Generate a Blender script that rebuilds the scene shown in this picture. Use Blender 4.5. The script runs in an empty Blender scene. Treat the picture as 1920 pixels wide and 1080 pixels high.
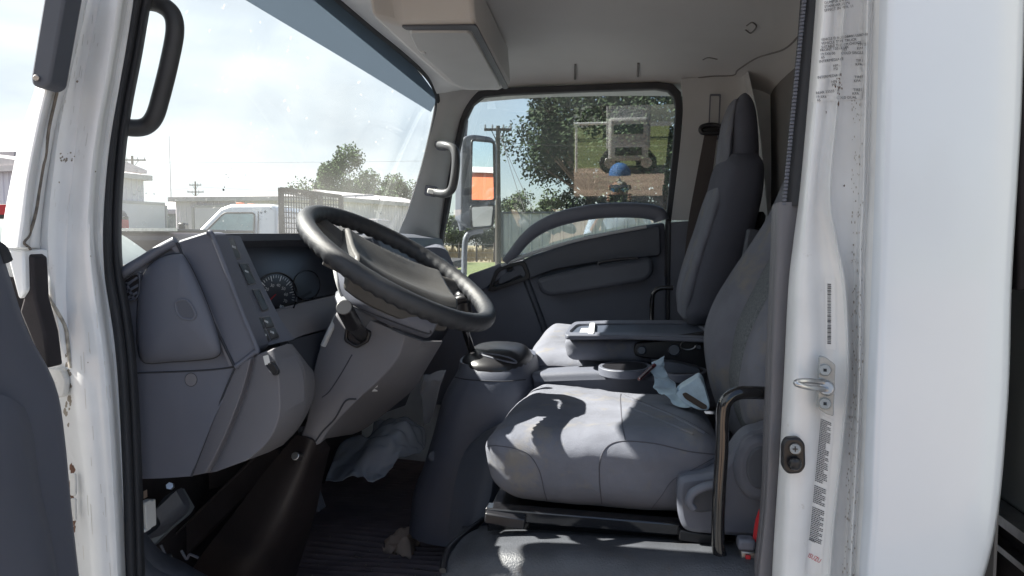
import bpy, bmesh, math, random
from mathutils import Vector, Matrix, noise
from mathutils.bvhtree import BVHTree
PI = math.pi
random.seed(7)
R = math.radians
scene = bpy.context.scene
COL = scene.collection

# ------------------------------------------------------------------ camera
# world: x = towards the rear of the truck, y = across the cab, z up; the lens is the origin
YAW = R(8.5); FPX = 1387.0; PITCH = math.atan(95 / FPX)
GZ = -1.6                                    # ground level
cd = bpy.data.cameras.new('camera'); cam = bpy.data.objects.new('camera', cd); COL.objects.link(cam)
cd.sensor_width = 36.0; cd.lens = FPX / 1920 * 36; cd.clip_start = 0.02; cd.clip_end = 3000
cam.rotation_euler = (PI / 2 - PITCH, 0, YAW)
scene.camera = cam
scene.render.resolution_x = 1024; scene.render.resolution_y = 576

# ------------------------------------------------------------------ light
SUNV = Vector((0.186, -0.012, -0.195)).normalized()      # direction the light travels
sd = bpy.data.lights.new('sun', 'SUN'); sun = bpy.data.objects.new('sun', sd); COL.objects.link(sun)
sd.energy = 5.0; sd.angle = R(0.5); sd.color = (1.0, 0.95, 0.86)
sun.rotation_euler = SUNV.to_track_quat('-Z', 'Y').to_euler()
w = bpy.data.worlds.new('World'); scene.world = w; w.use_nodes = True
nt = w.node_tree; nt.nodes.clear()
out = nt.nodes.new('ShaderNodeOutputWorld'); bg = nt.nodes.new('ShaderNodeBackground')
sky = nt.nodes.new('ShaderNodeTexSky'); sky.sky_type = 'NISHITA'; sky.sun_disc = False
to_sun = -SUNV
sky.sun_elevation = math.asin(to_sun.z); sky.sun_rotation = math.atan2(to_sun.x, to_sun.y)
sky.air_density = 1.0; sky.ozone_density = 2.5; sky.dust_density = 1.2
tc = nt.nodes.new('ShaderNodeTexCoord'); mp = nt.nodes.new('ShaderNodeMapping'); mp.inputs['Scale'].default_value = (1, 1, 3.2)
nz = nt.nodes.new('ShaderNodeTexNoise'); nz.inputs['Scale'].default_value = 2.2; nz.inputs['Detail'].default_value = 8; nz.inputs['Roughness'].default_value = .55
cr = nt.nodes.new('ShaderNodeValToRGB'); cr.color_ramp.elements[0].position = .40; cr.color_ramp.elements[1].position = .62
cr.color_ramp.elements[0].color = (.86, .86, .86, 1); cr.color_ramp.elements[1].color = (.98, .98, .98, 1)
mix = nt.nodes.new('ShaderNodeMix'); mix.data_type = 'RGBA'; mix.inputs[7].default_value = (5.5, 5.8, 6.0, 1)
n2 = nt.nodes.new('ShaderNodeTexNoise'); n2.inputs['Scale'].default_value = 3.1; n2.inputs['Detail'].default_value = 6
c2 = nt.nodes.new('ShaderNodeValToRGB'); c2.color_ramp.elements[0].position = .36; c2.color_ramp.elements[1].position = .60
c2.color_ramp.elements[0].color = (3.5, 3.85, 4.15, 1); c2.color_ramp.elements[1].color = (4.9, 5.25, 5.35, 1)
nt.links.new(mp.outputs[0], n2.inputs['Vector']); nt.links.new(n2.outputs[0], c2.inputs[0]); nt.links.new(c2.outputs[0], mix.inputs[7])
L = nt.links.new
L(tc.outputs['Generated'], mp.inputs[0]); L(mp.outputs[0], nz.inputs['Vector']); L(nz.outputs[0], cr.inputs[0])
sx_ = nt.nodes.new('ShaderNodeSeparateXYZ'); L(tc.outputs['Generated'], sx_.inputs[0])
mr = nt.nodes.new('ShaderNodeMapRange'); mr.inputs[1].default_value = .0; mr.inputs[2].default_value = -.35; mr.inputs[3].default_value = .12; mr.inputs[4].default_value = 1.0; L(sx_.outputs[0], mr.inputs[0])
mm = nt.nodes.new('ShaderNodeMath'); mm.operation = 'MULTIPLY'; L(cr.outputs[0], mm.inputs[0]); L(mr.outputs[0], mm.inputs[1]); L(mm.outputs[0], mix.inputs[0]); L(sky.outputs[0], mix.inputs[6]); L(mix.outputs[2], bg.inputs[0])
bg.inputs[1].default_value = 0.05; L(bg.outputs[0], out.inputs[0])
scene.view_settings.view_transform = 'Standard'; scene.view_settings.look = 'None'
scene.view_settings.gamma = 1; scene.view_settings.exposure = 2.1; scene.view_settings.use_curve_mapping = False
scene.render.engine = 'CYCLES'
scene.cycles.max_bounces = 10; scene.cycles.transparent_max_bounces = 16

# ------------------------------------------------------------------ unprojection of photograph pixels (1920x1080) to real points
_c, _s = math.cos(YAW), math.sin(YAW); _cp, _sp = math.cos(PITCH), math.sin(PITCH)
RT = Vector((_c, _s, 0)); FW = Vector((-_s * _cp, _c * _cp, -_sp)); UPV = Vector((-_s * _sp, _c * _sp, _cp))
def ray(px, py): return FW + RT * ((px - 960) / FPX) - UPV * ((py - 540) / FPX)
def P(px, py, V=None, X=None, Z=None, D=None):
    d = ray(px, py)
    if V is not None: return d * (V / d.y)
    if X is not None: return d * (X / d.x)
    if Z is not None: return d * (Z / d.z)
    return d * D
def PP(px, py, p0, n):
    d = ray(px, py); return d * (Vector(p0).dot(n) / d.dot(n))

# ------------------------------------------------------------------ materials
def nd(nt, t, **k):
    n = nt.nodes.new(t)
    for a, v in k.items(): setattr(n, a, v)
    return n
def mat(name, col, rough=.6, metal=0, grain=0, gscale=900, var=.12, vscale=6, dirt=None, dscale=12, dth=.6, spec=.5, sheen=0, coat=0, bump2=0, b2s=30, scale=(1, 1, 1), emis=None):
    m = bpy.data.materials.new(name); m.use_nodes = True; nt = m.node_tree; b = nt.nodes['Principled BSDF']; L = nt.links.new
    b.inputs['Roughness'].default_value = rough; b.inputs['Metallic'].default_value = metal; b.inputs['Specular IOR Level'].default_value = spec
    if sheen: b.inputs['Sheen Weight'].default_value = sheen; b.inputs['Sheen Roughness'].default_value = .4
    if coat: b.inputs['Coat Weight'].default_value = coat; b.inputs['Coat Roughness'].default_value = .08
    tc = nd(nt, 'ShaderNodeNewGeometry'); mp = nd(nt, 'ShaderNodeMapping'); mp.inputs['Scale'].default_value = scale; L(tc.outputs['Position'], mp.inputs[0])
    n1 = nd(nt, 'ShaderNodeTexNoise'); n1.inputs['Scale'].default_value = vscale; n1.inputs['Detail'].default_value = 6; L(mp.outputs[0], n1.inputs['Vector'])
    r1 = nd(nt, 'ShaderNodeMapRange'); r1.inputs[1].default_value = .3; r1.inputs[2].default_value = .7; r1.inputs[3].default_value = 1 - var; r1.inputs[4].default_value = 1 + var; L(n1.outputs[0], r1.inputs[0])
    mu = nd(nt, 'ShaderNodeMix', data_type='RGBA', blend_type='MULTIPLY'); mu.inputs[0].default_value = 1; mu.inputs[6].default_value = (*col, 1); L(r1.outputs[0], mu.inputs[7])
    outc = mu.outputs[2]
    if dirt:
        n2 = nd(nt, 'ShaderNodeTexNoise'); n2.inputs['Scale'].default_value = dscale; n2.inputs['Detail'].default_value = 10; n2.inputs['Roughness'].default_value = .7; L(mp.outputs[0], n2.inputs['Vector'])
        r2 = nd(nt, 'ShaderNodeMapRange'); r2.inputs[1].default_value = dth; r2.inputs[2].default_value = dth + .12; r2.inputs[4].default_value = .8; L(n2.outputs[0], r2.inputs[0])
        m2 = nd(nt, 'ShaderNodeMix', data_type='RGBA'); L(r2.outputs[0], m2.inputs[0]); L(outc, m2.inputs[6]); m2.inputs[7].default_value = (*dirt, 1); outc = m2.outputs[2]
    L(outc, b.inputs['Base Color'])
    last = None
    if grain:
        n3 = nd(nt, 'ShaderNodeTexNoise'); n3.inputs['Scale'].default_value = gscale; n3.inputs['Detail'].default_value = 2; L(mp.outputs[0], n3.inputs['Vector'])
        bp = nd(nt, 'ShaderNodeBump'); bp.inputs['Strength'].default_value = grain; bp.inputs['Distance'].default_value = .001; L(n3.outputs[0], bp.inputs['Height']); last = bp
    if bump2:
        n4 = nd(nt, 'ShaderNodeTexNoise'); n4.inputs['Scale'].default_value = b2s; n4.inputs['Detail'].default_value = 4; L(mp.outputs[0], n4.inputs['Vector'])
        bp = nd(nt, 'ShaderNodeBump'); bp.inputs['Strength'].default_value = bump2; bp.inputs['Distance'].default_value = .01; L(n4.outputs[0], bp.inputs['Height'])
        if last: L(last.outputs[0], bp.inputs['Normal'])
        last = bp
    if last: L(last.outputs[0], b.inputs['Normal'])
    if emis: b.inputs['Emission Color'].default_value = (*emis[0], 1); b.inputs['Emission Strength'].default_value = emis[1]
    return m
def glass(name, tint, refl, dust=0, dscale=60, dth=.66):
    m = bpy.data.materials.new(name); m.use_nodes = True; nt = m.node_tree; nt.nodes.clear(); L = nt.links.new
    o = nd(nt, 'ShaderNodeOutputMaterial'); t = nd(nt, 'ShaderNodeBsdfTransparent'); t.inputs[0].default_value = (*tint, 1)
    g = nd(nt, 'ShaderNodeBsdfGlossy'); g.inputs['Roughness'].default_value = 0.0; g.inputs[0].default_value = (1, 1, 1, 1)
    f = nd(nt, 'ShaderNodeLayerWeight'); f.inputs[0].default_value = .5      # facing term, the same from either side of the pane
    f5 = nd(nt, 'ShaderNodeMath', operation='POWER'); f5.inputs[1].default_value = 5.0; L(f.outputs[1], f5.inputs[0])
    a = nd(nt, 'ShaderNodeMath', operation='MULTIPLY_ADD', use_clamp=True); a.inputs[1].default_value = .9; a.inputs[2].default_value = refl; L(f5.outputs[0], a.inputs[0])
    mx = nd(nt, 'ShaderNodeMixShader'); L(a.outputs[0], mx.inputs[0]); L(t.outputs[0], mx.inputs[1]); L(g.outputs[0], mx.inputs[2]); last = mx
    if dust:
        tc = nd(nt, 'ShaderNodeNewGeometry'); n = nd(nt, 'ShaderNodeTexNoise'); n.inputs['Scale'].default_value = dscale; n.inputs['Detail'].default_value = 6; L(tc.outputs['Position'], n.inputs['Vector'])
        r = nd(nt, 'ShaderNodeMapRange'); r.inputs[1].default_value = dth; r.inputs[2].default_value = dth + .06; r.inputs[4].default_value = dust; L(n.outputs[0], r.inputs[0])
        n5 = nd(nt, 'ShaderNodeTexNoise'); n5.inputs['Scale'].default_value = 3; L(tc.outputs['Position'], n5.inputs['Vector'])
        r5 = nd(nt, 'ShaderNodeMapRange'); r5.inputs[1].default_value = .3; r5.inputs[2].default_value = .75; r5.inputs[3].default_value = .01; r5.inputs[4].default_value = .07; L(n5.outputs[0], r5.inputs[0])
        ad = nd(nt, 'ShaderNodeMath', operation='MAXIMUM'); L(r.outputs[0], ad.inputs[0]); L(r5.outputs[0], ad.inputs[1])
        d = nd(nt, 'ShaderNodeBsdfDiffuse'); d.inputs[0].default_value = (.75, .76, .74, 1); tl = nd(nt, 'ShaderNodeBsdfTranslucent'); tl.inputs[0].default_value = (.8, .8, .78, 1)
        ds = nd(nt, 'ShaderNodeMixShader'); ds.inputs[0].default_value = .5; L(d.outputs[0], ds.inputs[1]); L(tl.outputs[0], ds.inputs[2])
        m2 = nd(nt, 'ShaderNodeMixShader'); L(ad.outputs[0], m2.inputs[0]); L(last.outputs[0], m2.inputs[1]); L(ds.outputs[0], m2.inputs[2]); last = m2
    L(last.outputs[0], o.inputs[0]); return m

M = {}
M['white'] = mat('white_paint', (.77, .785, .80), .32, var=.05, vscale=14, dirt=(.33, .29, .25), dscale=26, dth=.66, coat=.4, bump2=.03, b2s=25)
M['white_dirty'] = mat('grimy_white_paint', (.58, .58, .57), .55, var=.14, vscale=22, dirt=(.30, .27, .23), dscale=60, dth=.56, coat=.1, bump2=.05, b2s=60)
M['panel'] = mat('cab_side_paint_sky_tint', (.69, .74, .81), .28, var=.05, vscale=2.2, dirt=(.35, .33, .3), dscale=90, dth=.765, coat=.6, bump2=.06, b2s=2.5)  # white paint tinted blue to carry the bluish skylight
M['handle_grey'] = mat('handle_grey', (.065, .068, .074), .4, var=.05)
M['hub'] = mat('hub_pad_vinyl', (.07, .068, .066), .4, grain=.8, gscale=800, var=.15, vscale=25)
M['rubber'] = mat('rubber_seal', (.028, .030, .036), .7, grain=.5, gscale=700, dirt=(.2, .2, .2), dscale=160, dth=.72)
M['plastic'] = mat('grey_plastic', (.112, .120, .150), .5, grain=.35, gscale=1400, var=.08, vscale=4)
M['plastic_warm'] = mat('warm_grey_plastic', (.145, .143, .158), .5, grain=.35, gscale=1400, var=.08, vscale=4)
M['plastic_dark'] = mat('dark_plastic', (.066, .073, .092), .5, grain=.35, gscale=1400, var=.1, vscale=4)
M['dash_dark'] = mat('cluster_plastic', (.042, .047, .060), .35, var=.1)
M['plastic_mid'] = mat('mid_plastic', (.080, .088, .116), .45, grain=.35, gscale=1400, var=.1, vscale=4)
M['black'] = mat('black_plastic', (.014, .014, .017), .35, var=.1)
M['matt_black'] = mat('black_matt', (.022, .018, .021), .8, var=.25, vscale=12, bump2=.2)
M['mat_rubber'] = mat('floor_mat_rubber', (.13, .095, .095), .6, var=.2, vscale=14, dirt=(.22, .18, .15), dscale=160, dth=.70)
M['rim'] = mat('wheel_rim_leather', (.035, .037, .042), .42, grain=.8, gscale=900, var=.15, vscale=20)
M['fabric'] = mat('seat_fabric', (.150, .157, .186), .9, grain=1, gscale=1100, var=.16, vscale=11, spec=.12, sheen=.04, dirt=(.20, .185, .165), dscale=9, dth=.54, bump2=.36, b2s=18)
M['fabric_shaded'] = mat('seat_fabric_shaded', (.09, .094, .118), .95, grain=.9, gscale=1500, var=.1, vscale=9, spec=.12, sheen=.04)  # darker copy of the fabric, paints the shaded passenger seat sides
M['fabric_tex'] = mat('seat_fabric_textured', (.12, .13, .14), .95, grain=1, gscale=260, var=.35, vscale=260, spec=.1)
M['vinyl'] = mat('worn_vinyl', (.058, .062, .072), .5, grain=1, gscale=330, var=.25, vscale=16, dirt=(.06, .05, .045), dscale=14, dth=.58, bump2=.15, b2s=20)
M['liner'] = mat('headliner', (.52, .52, .525), .9, grain=.5, gscale=1200, var=.06, vscale=3)
M['trim_light'] = mat('light_trim', (.42, .43, .44), .6, grain=.3, gscale=1300, var=.05)
M['rearwall'] = mat('rear_wall', (.17, .165, .165), .9, grain=.4, var=.1, vscale=3)
M['chrome'] = mat('zinc_steel', (.55, .55, .56), .28, metal=1, var=.15, vscale=40)
M['zinc'] = mat('zinc_plate', (.36, .38, .39), .42, metal=.35, var=.15, vscale=60)
M['gloss_black'] = mat('gloss_black_tube', (.012, .012, .014), .12, var=.1, coat=.6)
M['screw'] = mat('screw_steel', (.35, .34, .33), .4, metal=1)
M['seat_seam'] = mat('seat_seam', (.07, .07, .085), .95)
M['seam'] = mat('seam_thread', (.035, .037, .045), .9)
M['paper'] = mat('blue_paper', (.50, .62, .70), .85, var=.12, vscale=40, bump2=.3, b2s=60)
M['paper_white'] = mat('label_film', (.78, .79, .80), .35, var=.03)
M['ink'] = mat('label_ink', (.06, .065, .08), .6)
M['red_ink'] = mat('red_ink', (.55, .03, .05), .5)
M['rust'] = mat('rust', (.12, .06, .04), .9, var=.4, vscale=90)
M['napkin'] = mat('brown_paper', (.40, .29, .23), .9, var=.12, vscale=40, bump2=.2, b2s=60)
M['white_pl'] = mat('white_plastic', (.7, .7, .68), .4)
M['red'] = mat('red_plastic', (.5, .02, .03), .5)
M['belt'] = mat('belt_webbing', (.07, .06, .06), .85, var=.1, vscale=300)
M['mirror'] = mat('mirror_glass', (.85, .87, .88), .01, metal=1, var=0)
M['windshield'] = glass('windshield_glass', (.96, .972, .972), .008, dust=.45, dscale=55, dth=.69)
M['window'] = glass('window_glass', (.90, .935, .93), .085, dust=.06, dscale=90, dth=.7)
m = bpy.data.materials.new('tint_band_film'); m.use_nodes = True; nt = m.node_tree; nt.nodes.clear()
o = nd(nt, 'ShaderNodeOutputMaterial'); t = nd(nt, 'ShaderNodeBsdfTransparent'); t.inputs[0].default_value = (.17, .20, .225, 1)
d = nd(nt, 'ShaderNodeBsdfTranslucent'); d.inputs[0].default_value = (.25, .28, .325, 1); mx = nd(nt, 'ShaderNodeMixShader'); mx.inputs[0].default_value = .35
nt.links.new(t.outputs[0], mx.inputs[1]); nt.links.new(d.outputs[0], mx.inputs[2]); nt.links.new(mx.outputs[0], o.inputs[0]); M['tint'] = m
m = bpy.data.materials.new('clear_film'); m.use_nodes = True; nt = m.node_tree; nt.nodes.clear()
o = nd(nt, 'ShaderNodeOutputMaterial'); t = nd(nt, 'ShaderNodeBsdfTransparent'); t.inputs[0].default_value = (.75, .78, .82, 1)
b = nd(nt, 'ShaderNodeBsdfPrincipled'); b.inputs['Base Color'].default_value = (.62, .66, .74, 1); b.inputs['Roughness'].default_value = .12; b.inputs['Specular IOR Level'].default_value = .9; mx = nd(nt, 'ShaderNodeMixShader'); mx.inputs[0].default_value = .55
nt.links.new(t.outputs[0], mx.inputs[1]); nt.links.new(b.outputs[0], mx.inputs[2]); nt.links.new(mx.outputs[0], o.inputs[0]); M['bag'] = m

# ------------------------------------------------------------------ object helpers
WLOC = {}; RAW = {}
def empty(name, loc, label=None, cat=None, group=None, rz=0, kind=None):
    o = bpy.data.objects.new(name, None); COL.objects.link(o); o.location = loc; o.rotation_euler = (0, 0, rz); o.empty_display_size = .1
    WLOC[o.name] = Vector(loc); tag(o, label, cat, group, kind); return o
def tag(o, label=None, cat=None, group=None, kind=None):
    if label: o['label'] = label
    if cat: o['category'] = cat
    if group: o['group'] = group
    if kind: o['kind'] = kind
    return o
def finish(name, vs, fs, m, parent=None, bevel=0, angle=40, sub=0, seg=2, fix=True, label=None):
    vs = [Vector(v) for v in vs]
    c = sum(vs, Vector()) / len(vs)
    me = bpy.data.meshes.new(name); me.from_pydata([v - c for v in vs], [], fs)
    if fix:
        bm = bmesh.new(); bm.from_mesh(me); bmesh.ops.remove_doubles(bm, verts=bm.verts, dist=1e-6)
        bmesh.ops.recalc_face_normals(bm, faces=bm.faces); bm.to_mesh(me); bm.free()
    me.materials.append(m)
    me.polygons.foreach_set('use_smooth', [True] * len(me.polygons)); me.set_sharp_from_angle(angle=R(angle))
    o = bpy.data.objects.new(name, me); COL.objects.link(o)
    pw = WLOC[parent.name] if parent else Vector()
    if parent: o.parent = parent
    o.location = c - pw; WLOC[o.name] = c; RAW[o.name] = (vs, fs)
    if bevel:
        b = o.modifiers.new('bevel', 'BEVEL'); b.width = bevel; b.segments = seg; b.limit_method = 'ANGLE'; b.angle_limit = R(35)
    if sub:
        s = o.modifiers.new('subd', 'SUBSURF'); s.levels = sub; s.render_levels = sub
    if label: o['label'] = label
    return o
def cr1(p0, p1, p2, p3, t):
    return .5 * ((2 * p1) + (p2 - p0) * t + (2 * p0 - 5 * p1 + 4 * p2 - p3) * t * t + (3 * p1 - p0 - 3 * p2 + p3) * t ** 3)
def spline(pts, n, closed=False):
    pts = [Vector(p) for p in pts]; k = len(pts); o = []
    for i in range(k if closed else k - 1):
        g = (lambda j: pts[j % k]) if closed else (lambda j: pts[j] if 0 <= j < k else (2 * pts[0] - pts[1] if j < 0 else 2 * pts[-1] - pts[-2]))
        for j in range(n): o.append(cr1(g(i - 1), g(i), g(i + 1), g(i + 2), j / n))
    if not closed: o.append(pts[-1])
    return o
def patch(name, rows, m, parent, n=4, k=None, t=.01, dirn=(0, 1, 0), bevel=0, angle=40, world=False, fn=None, **kw):
    """smooth sheet through a grid of control points (px, py, V), given real thickness t along dirn"""
    k = k or n
    g = [[Vector(p) if world else P(p[0], p[1], V=p[2]) for p in r] for r in rows]
    g = [spline(r, k) for r in g] if k > 1 else g
    cols = [spline([r[i] for r in g], n) if n > 1 else [r[i] for r in g] for i in range(len(g[0]))]
    nr, nc = len(cols[0]), len(cols)
    fr = [cols[j][i] for i in range(nr) for j in range(nc)]
    if fn: fr = [fn(p) for p in fr]
    dv = Vector(dirn).normalized() * t
    vs = fr + [p + dv for p in fr]; N = nr * nc; fs = []
    for i in range(nr - 1):
        for j in range(nc - 1):
            a = i * nc + j; fs.append((a, a + 1, a + nc + 1, a + nc)); fs.append((N + a, N + a + nc, N + a + nc + 1, N + a + 1))
    for i in range(nr - 1):
        for j in (0, nc - 1):
            a = i * nc + j; fs.append((a, a + nc, N + a + nc, N + a))
    for j in range(nc - 1):
        for i in (0, nr - 1):
            a = i * nc + j; fs.append((a, a + 1, N + a + 1, N + a))
    return finish(name, vs, fs, m, parent, bevel=bevel, angle=angle, **kw)
def rounded(pts, r, n=4):
    """round the corners of a closed 2D polygon"""
    o = []; k = len(pts)
    for i in range(k):
        p = Vector(pts[i][:2]); a = Vector(pts[i - 1][:2]) - p; b = Vector(pts[(i + 1) % k][:2]) - p
        q = min(r, a.length * .45, b.length * .45)
        A = p + a.normalized() * q; B = p + b.normalized() * q
        for j in range(n + 1):
            t = j / n; o.append(tuple((A * (1 - t) ** 2 + p * 2 * t * (1 - t) + B * t * t)))
    return o
def smooth2(pts, n=4): return [tuple(v[:2]) for v in spline([(p[0], p[1], 0) for p in pts], n, True)]
def prism(name, pts, V, t, m, parent, bevel=.003, dirn=(0, 1, 0), world=False, taper=0, **kw):
    """polygon of photo pixels at depth V (or a function of px,py), extruded t along dirn"""
    if world: f = [Vector(p) for p in pts]
    else: f = [P(p[0], p[1], V=(V(p) if callable(V) else V)) for p in pts]
    dv = Vector(dirn).normalized() * t; k = len(f)
    c = sum(f, Vector()) / k
    bk = [c + (p - c) * (1 + taper) + dv for p in f]
    fs = [tuple(range(k)), tuple(range(2 * k - 1, k - 1, -1))] + [(i, (i + 1) % k, (i + 1) % k + k, i + k) for i in range(k)]
    return finish(name, f + bk, fs, m, parent, bevel=bevel, angle=30, **kw)
def ppoly(pl0, n):
    return lambda pts: [PP(p[0], p[1], pl0, n) for p in pts]
def ring(name, outer, inner, V, t, m, parent, dirn=(0, 1, 0), closed=True, bevel=.002, world=False, **kw):
    f = (lambda p: Vector(p)) if world else (lambda p: P(p[0], p[1], V=V))
    a = [f(p) for p in outer]; b = [f(p) for p in inner]; dv = Vector(dirn).normalized() * t; k = len(a)
    vs = a + b + [p + dv for p in a] + [p + dv for p in b]; fs = []
    for i in range(k if closed else k - 1):
        j = (i + 1) % k
        fs += [(i, j, k + j, k + i), (2 * k + i, 3 * k + i, 3 * k + j, 2 * k + j), (i, 2 * k + i, 2 * k + j, j), (k + i, k + j, 3 * k + j, 3 * k + i)]
    if not closed:
        for i in (0, k - 1): fs.append((i, k + i, 3 * k + i, 2 * k + i))
    return finish(name, vs, fs, m, parent, bevel=bevel, angle=30, **kw)
def tube(name, pts, r, m, parent, n=6, seg=12, closed=False, sm=True, flat=1.0, caps=True, V=None, rf=None, **kw):
    q = [P(p[0], p[1], V=(p[2] if len(p) > 2 and V is None else V)) for p in pts] if kw.pop('px', False) else [Vector(p) for p in pts]
    if sm: q = spline(q, n, closed)
    vs = []; fs = []; k = len(q); up = None
    for i, p in enumerate(q):
        a = q[i - 1] if (i > 0 or closed) else q[i]; b = q[(i + 1) % k] if (i < k - 1 or closed) else q[i]
        t = (b - a).normalized()
        if up is None: up = t.orthogonal().normalized()
        up = (up - t * up.dot(t)).normalized(); sd = t.cross(up)
        rr = rf(i / (k - 1)) * r if rf else r
        for j in range(seg):
            an = 2 * PI * j / seg; vs.append(p + up * math.cos(an) * rr + sd * math.sin(an) * rr * flat)
    for i in range(k if closed else k - 1):
        for j in range(seg):
            a = i * seg + j; b = i * seg + (j + 1) % seg; c = ((i + 1) % k) * seg
            fs.append((a, b, c + (j + 1) % seg, c + j))
    if not closed and caps: fs += [tuple(range(seg)), tuple((k - 1) * seg + j for j in range(seg))]
    return finish(name, vs, fs, m, parent, angle=50, **kw)
def box(name, lo, hi, m, parent, bevel=.004, **kw):
    x0, y0, z0 = lo; x1, y1, z1 = hi
    vs = [(x, y, z) for z in (z0, z1) for x, y in ((x0, y0), (x1, y0), (x1, y1), (x0, y1))]
    fs = [(0, 3, 2, 1), (4, 5, 6, 7), (0, 1, 5, 4), (1, 2, 6, 5), (2, 3, 7, 6), (3, 0, 4, 7)]
    return finish(name, vs, fs, m, parent, bevel=bevel, **kw)
def cush(name, cor, m, parent, r=.05, N=14, puff=(0, 0, 0), wr=0, fn=None, **kw):
    """rounded box warped onto 8 corners: bottom near-front, near-rear, far-rear, far-front, then top the same"""
    c = [Vector(p) for p in cor]
    dim = Vector((((c[1] - c[0]).length + (c[2] - c[3]).length) / 2, ((c[3] - c[0]).length + (c[2] - c[1]).length) / 2, sum((c[i + 4] - c[i]).length for i in range(4)) / 4))
    rr = min(r, min(dim) * .49)
    vs = []; fs = []; idx = {}
    def vert(a, b, d):
        key = (round(a, 5), round(b, 5), round(d, 5))
        if key in idx: return idx[key]
        p = Vector((a * dim.x, b * dim.y, d * dim.z)); q = Vector((min(max(p[i], rr), dim[i] - rr) for i in range(3)))
        e = p - q
        if e.length > 1e-9: p = q + e.normalized() * rr
        u, v, s_ = p.x / dim.x, p.y / dim.y, p.z / dim.z
        w_ = (c[0] * (1 - u) * (1 - v) + c[1] * u * (1 - v) + c[2] * u * v + c[3] * (1 - u) * v) * (1 - s_) + (c[4] * (1 - u) * (1 - v) + c[5] * u * (1 - v) + c[6] * u * v + c[7] * (1 - u) * v) * s_
        ax = ((c[1] - c[0]).normalized(), (c[3] - c[0]).normalized(), (c[4] - c[0]).normalized())
        bu, bv, bs = math.sin(PI * u), math.sin(PI * v), math.sin(PI * s_)
        w_ += ax[0] * (2 * u - 1) * puff[0] * bv * bs + ax[1] * (2 * v - 1) * puff[1] * bu * bs + ax[2] * (2 * s_ - 1) * puff[2] * bu * bv
        if wr: w_ += noise.noise_vector(w_ * 9) * wr
        if fn: w_ = fn(w_, u, v, s_)
        idx[key] = len(vs); vs.append(w_); return idx[key]
    # non-linear spacing puts more loops in the rounded ends
    def S(i, ax):
        t = i / N; f = rr / dim[ax]
        k = max(2, N // 4)
        if i <= k: return f * i / k
        if i >= N - k: return 1 - f * (N - i) / k
        return f + (1 - 2 * f) * (i - k) / (N - 2 * k)
    for ax in range(3):
        for e in (0, 1):
            for i in range(N):
                for j in range(N):
                    q = []
                    o1, o2 = [a for a in range(3) if a != ax]
                    for (di, dj) in ((0, 0), (1, 0), (1, 1), (0, 1)):
                        t = [0, 0, 0]; t[ax] = e; t[o1] = S(i + di, o1); t[o2] = S(j + dj, o2); q.append(vert(*t))
                    if len(set(q)) > 2: fs.append(tuple(q))
    return finish(name, vs, fs, m, parent, angle=70, **kw)
def loft(name, secs, m, parent, close=True, sub=0, angle=50, **kw):
    """closed sections (lists of points, equal count)"""
    k = len(secs[0]); vs = [v for s in secs for v in s]; fs = []
    for i in range(len(secs) - 1):
        for j in range(k):
            a = i * k + j; b = i * k + (j + 1) % k; fs.append((a, b, b + k, a + k))
    fs += [tuple(range(k)), tuple((len(secs) - 1) * k + j for j in range(k))]
    return finish(name, vs, fs, m, parent, angle=angle, sub=sub, **kw)
def seclofted(name, levels, V0, V1, m, parent, ex=3.0, n=28, ns=3, vin=None, **kw):
    """levels: (y, Lpx, Rpx[, near inset, far inset]) measured at depth V0; horizontal superellipse slices between V0 and V1"""
    ctl = []
    for lv in levels:
        y, l, r_ = lv[:3]; a = P(l, y, V=V0); b = P(r_, y, V=V0); i0 = lv[3] if len(lv) > 3 else 0; i1 = lv[4] if len(lv) > 4 else i0
        ctl.append((a.x, b.x, a.z * .5 + b.z * .5, V0 + i0, V1 - i1))
    A = spline([(c_[0], c_[1], c_[2]) for c_ in ctl], ns); B = spline([(c_[3], c_[4], 0) for c_ in ctl], ns)
    secs = []
    for a, b in zip(A, B):
        cx, hx = (a[0] + a[1]) / 2, (a[1] - a[0]) / 2; cy, hy = (b[0] + b[1]) / 2, (b[1] - b[0]) / 2; s = []
        for j in range(n):
            t = 2 * PI * j / n; co, si = math.cos(t), math.sin(t)
            s.append(Vector((cx + hx * math.copysign(abs(co) ** (2 / ex), co), cy + hy * math.copysign(abs(si) ** (2 / ex), si), a[2])))
        secs.append(s)
    return loft(name, secs, m, parent, **kw)
def bvh(*os):
    vs = []; fs = []
    for o in os:
        v, f = RAW[o.name]; k = len(vs); vs += v; fs += [tuple(i + k for i in q) for q in f]
    return BVHTree.FromPolygons(vs, fs)
def hit(tree, px, py, off=.0008, V=1.1):
    d = ray(px, py).normalized(); h = tree.ray_cast(Vector((0, 0, 0)), d)
    if h[0] is None and V is None: return None
    p = h[0] if h[0] else P(px, py, V=V)
    return p - d * off
def seam(name, pts, tree, m, parent, r=.0018, n=8, off=.0004, **kw):
    q = [tuple(v[:2]) for v in spline([(p[0], p[1], 0) for p in pts], n)]
    return tube(name, [h for h in (hit(tree, x, y, off, None) for x, y in q) if h is not None], r, m, parent, sm=False, seg=6, **kw)
def text2d(s, size=1.0, res=2):
    cu = bpy.data.curves.new('t', 'FONT'); cu.body = s; cu.size = size; cu.resolution_u = res
    o = bpy.data.objects.new('t', cu); COL.objects.link(o)
    dg = bpy.context.evaluated_depsgraph_get(); me = bpy.data.meshes.new_from_object(o.evaluated_get(dg))
    vs = [v.co.copy() for v in me.vertices]; fs = [tuple(p.vertices) for p in me.polygons]
    bpy.data.objects.remove(o); bpy.data.curves.remove(cu); bpy.data.meshes.remove(me); return vs, fs
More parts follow.
